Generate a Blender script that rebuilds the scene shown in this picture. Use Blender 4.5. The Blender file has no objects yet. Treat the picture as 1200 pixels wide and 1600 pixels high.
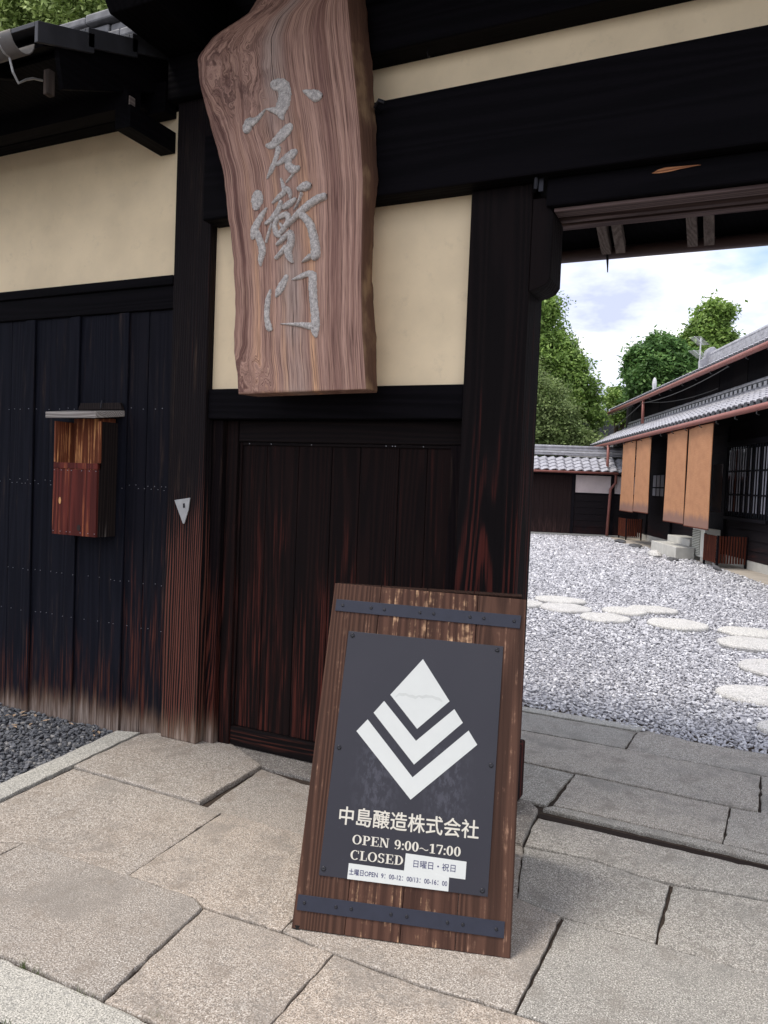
import bpy, bmesh, math, random
import numpy as np
from mathutils import Vector, Matrix
random.seed(7); rng = np.random.default_rng(7)
R = math.radians
scn = bpy.context.scene; C = scn.collection

# ------------------------------------------------------------------ camera
H = 1.5; FPX = 1185.0
yaw, pit, rol = R(-25.35), R(-2.3), R(2.3)
fw = Vector((math.sin(yaw)*math.cos(pit), math.cos(yaw)*math.cos(pit), math.sin(pit)))
rt0 = Vector((math.cos(yaw), -math.sin(yaw), 0)); up0 = rt0.cross(fw)
rt = math.cos(rol)*rt0 + math.sin(rol)*up0; upv = -math.sin(rol)*rt0 + math.cos(rol)*up0
cam = bpy.data.objects.new('camera', bpy.data.cameras.new('camera')); C.objects.link(cam)
cam.matrix_world = Matrix(((rt.x, upv.x, -fw.x, 0), (rt.y, upv.y, -fw.y, 0), (rt.z, upv.z, -fw.z, H), (0, 0, 0, 1)))
cam.data.sensor_fit = 'HORIZONTAL'; cam.data.sensor_width = 36; cam.data.lens = FPX/1200*36
cam.data.clip_start = .05; cam.data.clip_end = 3000
scn.camera = cam

# ------------------------------------------------------------------ sky, sun, exposure
SUN_EL, SUN_AZ = 66, 232          # degrees; azimuth clockwise from +Y
w = bpy.data.worlds.new('World'); scn.world = w; w.use_nodes = True
nt = w.node_tree; nt.nodes.clear()
def wn(t, **k):
    n = nt.nodes.new(t)
    for a, b in k.items(): setattr(n, a, b)
    return n
sky = wn('ShaderNodeTexSky', sky_type='NISHITA', sun_disc=False)
sky.sun_elevation = R(SUN_EL); sky.sun_rotation = R(SUN_AZ)
tc = wn('ShaderNodeTexCoord'); sep = wn('ShaderNodeSeparateXYZ'); nt.links.new(tc.outputs['Generated'], sep.inputs[0])
mx = wn('ShaderNodeMath', operation='MAXIMUM'); nt.links.new(sep.outputs[2], mx.inputs[0]); mx.inputs[1].default_value = 0
ad = wn('ShaderNodeMath', operation='ADD'); nt.links.new(mx.outputs[0], ad.inputs[0]); ad.inputs[1].default_value = .22
dv = wn('ShaderNodeVectorMath', operation='DIVIDE'); cb = wn('ShaderNodeCombineXYZ')
nt.links.new(ad.outputs[0], cb.inputs[0]); nt.links.new(ad.outputs[0], cb.inputs[1]); cb.inputs[2].default_value = 1
nt.links.new(tc.outputs['Generated'], dv.inputs[0]); nt.links.new(cb.outputs[0], dv.inputs[1])
def wnoise(sc, det, off, rough=.55):
    m = wn('ShaderNodeMapping'); m.inputs['Location'].default_value = off; m.inputs['Scale'].default_value = (sc, sc, .4)
    nt.links.new(dv.outputs[0], m.inputs[0]); n = wn('ShaderNodeTexNoise'); n.inputs['Scale'].default_value = 1
    n.inputs['Detail'].default_value = det; n.inputs['Roughness'].default_value = rough; nt.links.new(m.outputs[0], n.inputs[0]); return n.outputs[0]
def wramp(v, stops):
    r = wn('ShaderNodeValToRGB'); e = r.color_ramp.elements
    e[0].position, e[0].color = stops[0][0], (*stops[0][1], 1); e[1].position, e[1].color = stops[-1][0], (*stops[-1][1], 1)
    for p, c in stops[1:-1]: q = e.new(p); q.color = (*c, 1)
    nt.links.new(v, r.inputs[0]); return r.outputs[0]
mask = wramp(wnoise(1.1, 5, (2.3, .4, 0)), [(.34, (0, 0, 0)), (.48, (1, 1, 1))])
ccol = wramp(wnoise(1.6, 6, (5.1, 3.7, 0), .6), [(.36, (.44, .48, .68)), (.45, (.62, .66, .82)), (.52, (.90, .90, .92)), (.64, (1.06, 1.04, 1.01))])
b1 = wn('ShaderNodeBackground'); b1.inputs[1].default_value = .12; nt.links.new(sky.outputs[0], b1.inputs[0])
b2 = wn('ShaderNodeBackground'); b2.inputs[1].default_value = .82; nt.links.new(ccol, b2.inputs[0])
ms = wn('ShaderNodeMixShader'); nt.links.new(mask, ms.inputs[0]); nt.links.new(b1.outputs[0], ms.inputs[1]); nt.links.new(b2.outputs[0], ms.inputs[2])
wo = wn('ShaderNodeOutputWorld'); nt.links.new(ms.outputs[0], wo.inputs[0])
sun = bpy.data.objects.new('sun', bpy.data.lights.new('sun', 'SUN')); C.objects.link(sun)
sun.data.energy = 1.5; sun.data.angle = R(20); sun.data.color = (1, .93, .83)
sd = Vector((math.sin(R(SUN_AZ))*math.cos(R(SUN_EL)), math.cos(R(SUN_AZ))*math.cos(R(SUN_EL)), math.sin(R(SUN_EL))))
sun.rotation_euler = sd.to_track_quat('Z', 'Y').to_euler()
scn.view_settings.view_transform = 'Standard'; scn.view_settings.look = 'None'
scn.view_settings.exposure = 1.0; scn.view_settings.gamma = 1
scn.cycles.use_denoising = True; scn.cycles.max_bounces = 6

# ------------------------------------------------------------------ geometry helpers
# a viewing ray of the survey, used to read real positions off known planes
def ray(x, y): return rt*((x-600)/FPX) - upv*((y-800)/FPX) + fw
def onz(x, y, z=0.0):
    d = ray(x, y); t = (z-H)/d.z; return Vector((d.x*t, d.y*t, z))
def ony(x, y, Y):
    d = ray(x, y); t = Y/d.y; return Vector((d.x*t, Y, H+d.z*t))

def link(o, parent=None):
    C.objects.link(o)
    if parent: o.parent = parent
    return o
def part(name, vs, fs, mat, parent=None, smooth=False, bev=0, kind=None):
    """one mesh object whose origin sits at the middle of its base"""
    a = np.array(vs, dtype=float); lo, hi = a.min(0), a.max(0); c = np.array([(lo[0]+hi[0])/2, (lo[1]+hi[1])/2, lo[2]])
    me = bpy.data.meshes.new(name); me.from_pydata((a-c).tolist(), [], [tuple(f) for f in fs])
    if smooth: me.polygons.foreach_set('use_smooth', [True]*len(me.polygons))
    me.materials.append(mat); me.update()
    o = link(bpy.data.objects.new(name, me), parent); o.location = c
    if bev:
        m = o.modifiers.new('bevel', 'BEVEL'); m.width = bev; m.segments = 2; m.limit_method = 'ANGLE'; m.angle_limit = R(40)
    if kind: o['kind'] = kind
    return o
BF = [(0, 3, 2, 1), (4, 5, 6, 7), (0, 1, 5, 4), (1, 2, 6, 5), (2, 3, 7, 6), (3, 0, 4, 7)]
def boxv(x0, x1, y0, y1, z0, z1): return [(x0, y0, z0), (x1, y0, z0), (x1, y1, z0), (x0, y1, z0), (x0, y0, z1), (x1, y0, z1), (x1, y1, z1), (x0, y1, z1)]
def box(name, x0, x1, y0, y1, z0, z1, mat, parent=None, bev=0.0, kind=None): return part(name, boxv(x0, x1, y0, y1, z0, z1), BF, mat, parent, bev=bev, kind=kind)
class MB:
    def __init__(s): s.v = []; s.f = []
    def add(s, vs, fs):
        n = len(s.v); s.v += [tuple(p) for p in vs]; s.f += [tuple(i+n for i in f) for f in fs]; return s
    def box(s, *a): return s.add(boxv(*a), BF)
    def tube(s, pts, r, n=8, caps=True):
        pts = [Vector(p) for p in pts]; rr = r if isinstance(r, (list, tuple)) else [r]*len(pts); V = []; prev = None
        for i, p in enumerate(pts):
            t = (pts[min(i+1, len(pts)-1)]-pts[max(i-1, 0)]).normalized()
            a = t.cross(Vector((0, 0, 1))) if prev is None else prev-t*prev.dot(t)
            if a.length < 1e-4: a = t.cross(Vector((1, 0, 0)))
            a.normalize(); prev = a; b = t.cross(a)
            V += [p+rr[i]*(math.cos(k*2*math.pi/n)*a+math.sin(k*2*math.pi/n)*b) for k in range(n)]
        F = [(i*n+k, i*n+(k+1) % n, (i+1)*n+(k+1) % n, (i+1)*n+k) for i in range(len(pts)-1) for k in range(n)]
        if caps: F += [tuple(range(n))[::-1], tuple(range((len(pts)-1)*n, len(pts)*n))]
        return s.add(V, F)
    def prism(s, poly, ext):
        n = len(poly); e = Vector(ext); a = [Vector(p) for p in poly]
        return s.add([*a, *[p+e for p in a]], [tuple(range(n)), tuple(range(2*n-1, n-1, -1))]+[(i, i+n, (i+1) % n+n, (i+1) % n) for i in range(n)])
    def build(s, name, mat, parent=None, **k): return part(name, s.v, s.f, mat, parent, **k)
def thing(name, label, cat, loc=(0, 0, 0), rotz=0.0, group=None, parent=None):
    o = bpy.data.objects.new(name, None); C.objects.link(o); o.location = loc; o.rotation_euler = (0, 0, rotz); o.empty_display_size = .2
    if label: o['label'] = label; o['category'] = cat
    if group: o['group'] = group
    if parent: o.parent = parent
    return o
def tag(o, label, cat, group=None):
    o['label'] = label; o['category'] = cat
    if group: o['group'] = group
    return o
def local(root, fn):   # vertices given in world space, stored relative to an unrotated root
    return [tuple(Vector(p)-root.location) for p in fn]

# ------------------------------------------------------------------ materials
class M:
    def __init__(s, name, rough=.7, spec=.3):
        s.m = bpy.data.materials.new(name); s.m.use_nodes = True; s.t = s.m.node_tree; s.t.nodes.clear()
        s.o = s.n('ShaderNodeOutputMaterial'); s.b = s.n('ShaderNodeBsdfPrincipled'); s.L(s.b.outputs[0], s.o.inputs[0])
        s.b.inputs['Roughness'].default_value = rough; s.b.inputs['Specular IOR Level'].default_value = spec
    def n(s, t, **k):
        q = s.t.nodes.new(t)
        for a, b in k.items(): setattr(q, a, b)
        return q
    def L(s, a, b): s.t.links.new(a, b)
    def put(s, v, sock):
        if hasattr(v, 'is_linked') or isinstance(v, bpy.types.NodeSocket): s.L(v, sock)
        elif isinstance(v, (tuple, list)) and len(v) == 3 and sock.type == 'RGBA': sock.default_value = (*v, 1)
        else: sock.default_value = v
    def math(s, op, a, b=0.0, clamp=False):
        q = s.n('ShaderNodeMath', operation=op, use_clamp=clamp); s.put(a, q.inputs[0]); s.put(b, q.inputs[1]); return q.outputs[0]
    def obj(s, rand=True, uv=False):
        t = s.n('ShaderNodeTexCoord'); co = t.outputs['UV' if uv else 'Object']
        if not rand: return co
        i = s.n('ShaderNodeObjectInfo'); v = s.n('ShaderNodeVectorMath', operation='MULTIPLY_ADD')
        c = s.n('ShaderNodeCombineXYZ'); [s.L(i.outputs['Random'], c.inputs[k]) for k in range(3)]
        s.L(c.outputs[0], v.inputs[0]); v.inputs[1].default_value = (31, 17, 23); s.L(co, v.inputs[2]); return v.outputs[0]
    def rnd(s): return s.n('ShaderNodeObjectInfo').outputs['Random']
    def pos(s): return s.n('ShaderNodeNewGeometry').outputs['Position']
    def xyz(s, v): q = s.n('ShaderNodeSeparateXYZ'); s.L(v, q.inputs[0]); return q.outputs
    def noise(s, co, sc=(1, 1, 1), det=3, rough=.5, dist=0.0):
        m = s.n('ShaderNodeMapping'); m.inputs['Scale'].default_value = sc if isinstance(sc, tuple) else (sc,)*3; s.L(co, m.inputs[0])
        q = s.n('ShaderNodeTexNoise'); q.inputs['Scale'].default_value = 1; q.inputs['Detail'].default_value = det; q.inputs['Roughness'].default_value = rough
        q.inputs['Distortion'].default_value = dist; s.L(m.outputs[0], q.inputs[0]); return q.outputs[0]
    def ramp(s, v, a, b, c=0.0, d=1.0):
        q = s.n('ShaderNodeMapRange', interpolation_type='SMOOTHSTEP'); s.put(v, q.inputs[0])
        for k, x in enumerate((a, b, c, d)): q.inputs[k+1].default_value = x
        return q.outputs[0]
    def mix(s, f, a, b, mode='MIX'):
        q = s.n('ShaderNodeMix', data_type='RGBA', blend_type=mode); s.put(f, q.inputs[0]); s.put(a, q.inputs[6]); s.put(b, q.inputs[7]); return q.outputs[2]
    def col(s, c): s.put(c, s.b.inputs['Base Color']); return s
    def bump(s, h, st=.3, dist=.01):
        q = s.n('ShaderNodeBump'); q.inputs['Strength'].default_value = st; q.inputs['Distance'].default_value = dist; s.L(h, q.inputs['Height']); s.L(q.outputs[0], s.b.inputs['Normal']); return s

def wood(name, dark, mid, wear=None, z0=0.0, z1=1.0, amt=0.0, bleach=None, zb=.25, axis='z', lin=55, rings=22, freq=5.0, fine=110, ringmix=.5, wearring=.3, bump=.35, rough=.78, spec=.12, patch=4.0, high=0.0, pz=.127, warp=1.0):
    """grain along axis; wear shows where the black coat has rubbed off, strongest below z0, fading out at z1"""
    s = M(name, rough, spec); co = s.obj()
    def sc(a, b): return {'z': (a, a, b), 'x': (b, a, a), 'y': (a, b, a)}[axis]
    X3 = s.xyz(co); across = s.math('ADD', X3[1 if axis == 'x' else 0], s.math('MULTIPLY', X3[2 if axis == 'x' else 0 if axis == 'y' else 1], .8))
    if axis == 'x': across = s.math('ADD', X3[1], X3[2])
    elif axis == 'y': across = s.math('ADD', X3[0], X3[2])
    cont = s.math('SINE', s.math('ADD', s.math('MULTIPLY', s.math('ADD', across, s.math('MULTIPLY', s.noise(co, sc(14, .8), 2), .05*warp)), lin*6.28), s.math('MULTIPLY', s.noise(co, sc(freq, freq*.06), 2, .45), rings*6.28)))
    cont = s.ramp(cont, -.9, 1.0)
    fn = s.noise(co, sc(fine, 2.5), 4, .6)
    base = s.mix(s.math('ADD', s.math('MULTIPLY', cont, ringmix), s.math('MULTIPLY', fn, 1-ringmix), True), dark, mid)
    if wear:
        z = s.xyz(s.pos())[2]
        g = s.ramp(z, z0, z1, 1.0, 0.0)
        pt = s.noise(co, sc(patch*2.2, patch*2.2*pz), 4, .6)
        k = s.math('ADD', s.math('MULTIPLY', g, amt), s.math('ADD', pt, high-.62))
        k = s.math('ADD', k, s.math('MULTIPLY', s.math('SUBTRACT', cont, .5), s.math('MULTIPLY', s.math('ADD', g, .15), wearring)))
        k = s.math('ADD', k, s.math('MULTIPLY', s.math('SUBTRACT', fn, .5), s.math('ADD', s.math('MULTIPLY', g, .8), .25)))
        k = s.ramp(k, .04, .40)
        base = s.mix(k, base, s.mix(fn, tuple(c*.45 for c in wear), tuple(min(1, c*1.5) for c in wear)))
    if bleach:
        z = s.xyz(s.pos())[2]
        zz_ = s.math('ADD', z, s.math('MULTIPLY', s.math('SUBTRACT', s.rnd(), .5), zb*.5))
        k = s.math('ADD', s.ramp(zz_, -.05, zb*1.25, 1.0, -.6), s.math('MULTIPLY', s.math('SUBTRACT', s.noise(co, sc(30, 1.8), 5, .7), .5), 2.6))
        base = s.mix(s.ramp(k, -.5, .7, 0, .75), base, tuple(c*.30*q for c, q in zip(bleach, (1, .75, .6)))); base = s.mix(s.ramp(k, .1, 1.7, 0, .85), base, s.mix(s.ramp(s.noise(co, sc(60, 2.2), 4, .7), .35, .65), tuple(c*.25 for c in bleach), tuple(c*1.1 for c in bleach)))
    s.col(base); s.bump(s.math('ADD', s.math('MULTIPLY', cont, .5), fn), bump, .004); return s.m

BLK, BLK2 = (.006, .006, .010), (.016, .015, .020)
RED = (.095, .022, .012); ASH = (.42, .35, .31)
m_beam = wood('black_beam_wood', (.0012, .0010, .0018), (.0045, .0036, .0055), axis='x', lin=14, rings=14, freq=3, bump=.5, spec=.08)
m_beamy = wood('black_beam_wood_deep', (.0012, .0010, .0018), (.0040, .0034, .0050), axis='y', lin=25, rings=9, freq=4, bump=.5, spec=.08)
m_jamb = wood('black_jamb_wood', (.0025, .0018, .0025), (.009, .005, .006), (.075, .020, .014), .0, 1.5, .28, ASH, .2, spec=.08, high=.02)
m_board = wood('black_wall_boards', (.0028, .0034, .0075), (.0080, .0085, .015), (.075, .024, .016), .12, .80, .26, ASH, .17, patch=7, pz=.09, lin=21, rings=11, bump=.35, wearring=.04)
m_board_red = wood('worn_wall_board', (.0030, .0034, .0070), (.0085, .0080, .013), (.085, .025, .016), .3, 1.6, .24, ASH, .17, patch=7, pz=.09, lin=21, rings=11, bump=.35, wearring=.04)
m_lpost = wood('worn_post_wood', (.0035, .0028, .004), (.013, .008, .009), (.125, .043, .030), .60, 1.8, .46, (.50, .42, .36), .24, lin=66, rings=12, freq=3.0, wearring=.75, patch=3, bump=1.0, spec=.15, warp=.8, high=-.03)
m_rpost = wood('right_post_wood', (.0028, .0020, .0026), (.0095, .0058, .0062), (.062, .014, .011), .6, 2.4, .29, None, lin=22, rings=20, freq=3.0, wearring=.4, bump=.8, high=.02)
m_door = wood('door_wood', (.0030, .0018, .0022), (.013, .0055, .0050), (.075, .018, .013), .3, 2.0, .13, None, lin=27, rings=14, freq=4, wearring=.10, patch=5, pz=.10, bump=.6, high=.07)
m_doorx = wood('door_rail_wood', (.0028, .0018, .0024), (.010, .006, .006), (.07, .020, .014), .0, 1.9, .10, None, axis='x', lin=30, rings=12, high=.02)
m_head = wood('weathered_head_rail', (.055, .036, .036), (.19, .135, .128), axis='x', lin=22, rings=12, bump=.7)
m_raft = wood('weathered_rafter', (.05, .038, .034), (.36, .30, .27), axis='y', lin=30, rings=12, ringmix=.2, bump=.7)
m_signw = wood('stained_sign_wood', (.024, .012, .009), (.125, .062, .042), (.36, .21, .14), 9, 10, .0, None, lin=33, rings=18, freq=4, ringmix=.4, wearring=.05, patch=11, pz=.8, bump=.8, high=.03, spec=.2)
m_signw2 = wood('chipped_sign_wood', (.028, .013, .010), (.135, .066, .045), (.55, .34, .20), 9, 10, .0, None, lin=33, rings=18, freq=4, ringmix=.4, wearring=.05, patch=11, pz=1.1, bump=.8, high=.10, spec=.2)
m_signb = wood('sign_back_wood', (.012, .006, .005), (.04, .02, .014), rings=14, freq=7)
m_boxw = wood('red_letter_box_wood', (.040, .007, .006), (.150, .028, .020), (.50, .17, .06), 0.9, 2.2, .05, None, lin=20, rings=18, freq=4, wearring=.2, patch=5, bump=.6, high=.03, spec=.2)
m_boxi = wood('inner_box_wood', (.06, .018, .014), (.34, .11, .05), (.75, .33, .14), 9, 10, 0, None, lin=18, rings=16, freq=5, ringmix=.3, bump=.5, patch=6, pz=.5, high=.12)
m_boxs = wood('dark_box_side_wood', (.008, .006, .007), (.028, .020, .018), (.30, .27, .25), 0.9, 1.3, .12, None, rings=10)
m_grey = wood('silver_weathered_wood', (.16, .14, .13), (.46, .42, .39), axis='x', rings=10, freq=8, bump=1.0)
m_clap = wood('house_clapboard_wood', (.006, .005, .007), (.022, .018, .020), (.05, .018, .016), 0.0, .9, .25, None, axis='x', rings=6)
m_hdark = wood('house_dark_wood', (.004, .004, .006), (.014, .012, .016))
m_sdoor = wood('storehouse_door_wood', (.014, .008, .008), (.035, .022, .022), (.09, .05, .045), 0, 1.0, .25, None, rings=8)
m_slat = wood('red_brown_slat_wood', (.035, .010, .008), (.15, .040, .022), (.38, .12, .05), 0, 2, .05, None, rings=8, high=-.02)

def simple(name, c, rough=.6, spec=.3, var=.12, sc=20, metal=0.0, bump=0.0):
    s = M(name, rough, spec); co = s.obj(); n = s.noise(co, sc, 4)
    s.col(s.mix(n, tuple(x*(1-var*2) for x in c), tuple(min(1, x*(1+var*2)) for x in c))); s.b.inputs['Metallic'].default_value = metal
    if bump: s.bump(n, bump, .003)
    return s.m
def granite(name, warm, cool, dark=.45, sc=1.0, stain=.5):
    s = M(name, .85, .25); co = s.obj()
    n1 = s.noise(co, 200*sc, 2, .8); n2 = s.noise(co, 60*sc, 4, .75); n3 = s.noise(co, 2.2, 4, .6); n4 = s.noise(co, 9, 4, .6)
    b = s.mix(s.ramp(s.math('ADD', s.math('MULTIPLY', s.rnd(), .45), n3), .35, 1.1), warm, cool); b = s.mix(s.ramp(s.rnd(), 0, 1, 0, .30), b, tuple(x*.6 for x in cool))
    b = s.mix(s.ramp(n1, .50, .60, 0, .95), b, tuple(x*dark*.8 for x in warm))
    b = s.mix(s.ramp(n1, .45, .33, 0, .9), b, (.80, .76, .70))
    b = s.mix(s.ramp(n2, .50, .64, 0, .62), b, tuple(x*.42 for x in cool))
    b = s.mix(s.ramp(n4, .50, .72, 0, stain), b, tuple(x*.50 for x in warm)); b = s.mix(s.ramp(s.noise(co, 3.5, 5, .65), .50, .68, 0, stain), b, tuple(x*.55 for x in cool))
    s.col(b); s.bump(s.math('ADD', n2, s.math('MULTIPLY', n1, .7)), .55, .004); return s.m
m_gran = granite('paving_granite', (.485, .405, .33), (.42, .38, .335), stain=.55)
m_granr = granite('greyer_paving_granite', (.42, .38, .33), (.39, .375, .34), stain=.6)
m_granw = granite('pale_kerb_granite', (.52, .50, .44), (.52, .51, .47), stain=.2)
m_granc = granite('grey_sill_stone', (.25, .22, .19), (.23, .215, .20), dark=.7)
m_step = granite('pale_step_stone', (.66, .65, .61), (.68, .67, .66), dark=.6, sc=.5, stain=.15)
def plaster(name, c):
    s = M(name, .9, .15); co = s.obj(False); n = s.noise(co, 2.2, 5, .6); f = s.noise(co, 60, 3)
    b = s.mix(s.ramp(n, .3, .72), tuple(x*.90 for x in c), tuple(min(1, x*1.05) for x in c))
    b = s.mix(s.ramp(s.noise(co, 14, 5, .7), .56, .75, 0, .35), b, tuple(x*.72 for x in c))
    s.col(b); s.bump(s.math('ADD', n, s.math('MULTIPLY', f, .3)), .15, .006); return s.m
m_plast = plaster('cream_plaster', (.94, .77, .525))
m_plastp = plaster('pale_pink_plaster', (.70, .62, .62))
m_plastw = plaster('grey_white_plaster', (.6, .58, .55))
def gravelm(name, a, b, c):
    s = M(name, .8, .3); r = s.rnd(); n = s.noise(s.obj(), 2.0, 2)
    q = s.mix(r, a, b); q = s.mix(s.ramp(r, .8, 1), q, c); s.col(s.mix(s.ramp(n, .3, .7, 0, .35), q, a)); return s.m
m_grav = gravelm('white_gravel_stone', (.36, .36, .385), (.70, .70, .73), (.88, .88, .89))
m_gravd = gravelm('dark_gravel_stone', (.075, .08, .09), (.19, .195, .215), (.32, .31, .30))
m_gbase = simple('gravel_bed', (.20, .20, .22), .9, .1, .3, 60)
m_gdbase = simple('dark_gravel_bed', (.05, .05, .06), .9, .1, .3, 60)
m_ground = simple('ground_soil', (.12, .11, .10), .95, .1, .25, 8)
m_mort = simple('joint_sand', (.055, .042, .034), .95, .1, .4, 60, bump=.4)
m_strap = simple('dark_blue_strap_metal', (.022, .025, .042), .55, .4, .1, 30)
def platem():
    s = M('slate_grey_plate_metal', .42, .45); co = s.obj(False)
    n = s.noise(co, 3, 4); f = s.noise(co, (55, 55, 30), 4, .7); sp = s.noise(co, 130, 3, .7)
    xyz = s.xyz(co)
    dx = s.math('SUBTRACT', s.math('ABSOLUTE', xyz[0]), .12); g = s.ramp(s.math('ABSOLUTE', dx), .0, .11, 1, 0)
    gz = s.ramp(s.math('ABSOLUTE', s.math('SUBTRACT', xyz[2], .33)), .05, .17, 1, 0)
    b = s.mix(n, (.017, .0165, .026), (.029, .028, .038))
    b = s.mix(s.math('MULTIPLY', s.math('MULTIPLY', g, gz), s.ramp(f, .44, .62, 0, .38)), b, (.11, .11, .14))
    b = s.mix(s.ramp(sp, .68, .78, 0, .5), b, (.12, .12, .15)); s.col(b); return s.m
m_plate = platem()
m_white = simple('white_print', (.64, .66, .64), .5, .3, .02, 30)
m_cream = simple('cream_lettering', (.66, .63, .55), .6, .2, .03, 30)
m_ink = simple('dark_ink', (.035, .035, .12), .6, .2, .02)
m_screw = simple('black_screw_metal', (.03, .03, .035), .35, .6, .2, 30, .6)
m_bright = simple('bright_steel', (.42, .42, .42), .45, .5, .12, 30, .7)
m_iron = simple('dark_iron', (.02, .02, .025), .4, .5, .2, 30, .7)
m_rubber = simple('black_rubber', (.01, .01, .01), .6, .3)
m_tile = simple('grey_roof_tile', (.36, .36, .39), .5, .4, .3, 7)
m_tiler = simple('weathered_ridge_tile', (.20, .20, .21), .6, .35, .38, 16)
m_tiled = simple('dark_roof_tile', (.045, .047, .055), .55, .35, .25, 9)
m_tileend = simple('pale_tile_end', (.52, .52, .54), .6, .3, .2, 9)
m_gut = simple('rust_red_gutter', (.29, .115, .095), .5, .35, .12, 6)
m_gutb = simple('brown_gutter', (.10, .065, .062), .45, .4, .12, 6)
m_gutg = simple('grey_copper_gutter', (.15, .14, .135), .4, .5, .25, 9, .3)
m_conc = simple('pale_concrete', (.50, .49, .45), .85, .2, .12, 6, bump=.2)
m_apron = simple('apron_concrete', (.40, .36, .31), .9, .2, .16, 3, bump=.2)
m_acw = simple('ac_casing', (.66, .65, .60), .5, .35, .04, 6)
m_acg = simple('ac_grille', (.20, .21, .17), .6, .3, .1, 20)
m_bark = simple('tree_bark', (.10, .075, .055), .9, .15, .3, 10, bump=.5)
m_wire = simple('wire_plastic', (.06, .06, .06), .6, .3)
m_dish = simple('pale_dish_metal', (.6, .6, .62), .5, .3)
m_glass = M('dark_window_glass', .08, .6).col((.02, .024, .03)).m
m_shoji = simple('grey_paper_screen', (.36, .36, .40), .8, .2, .1, 3)
m_nail = simple('steel_nail_head', (.30, .30, .33), .4, .4, .1, 3, .5)
m_silv = None
def reedm():
    s = M('orange_reed_blind', .85, .2); co = s.obj(False); z = s.xyz(co)[2]
    n = s.noise(co, (6, 6, 130), 3); p = s.noise(co, (3, 3, 5), 4)
    b = s.mix(n, (.36, .165, .08), (.54, .285, .155)); b = s.mix(s.ramp(p, .35, .8, 0, .5), b, (.30, .14, .075))
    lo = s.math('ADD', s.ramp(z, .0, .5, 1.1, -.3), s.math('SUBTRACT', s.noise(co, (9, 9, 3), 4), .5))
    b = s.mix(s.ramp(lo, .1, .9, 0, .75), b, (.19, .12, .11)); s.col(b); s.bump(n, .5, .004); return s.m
m_reed = reedm()
def relief():
    s = M('silver_relief_paint', .6, .35); co = s.obj(False); n = s.noise(co, 80, 5, .75); p = s.noise(co, 190, 3, .7)
    b = s.mix(s.ramp(n, .28, .70), (.26, .235, .22), (.74, .69, .65)); b = s.mix(s.ramp(p, .56, .68, 0, .7), b, (.15, .13, .13)); s.col(b)
    s.bump(n, .6, .004); return s.m
m_silv = relief()
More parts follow.
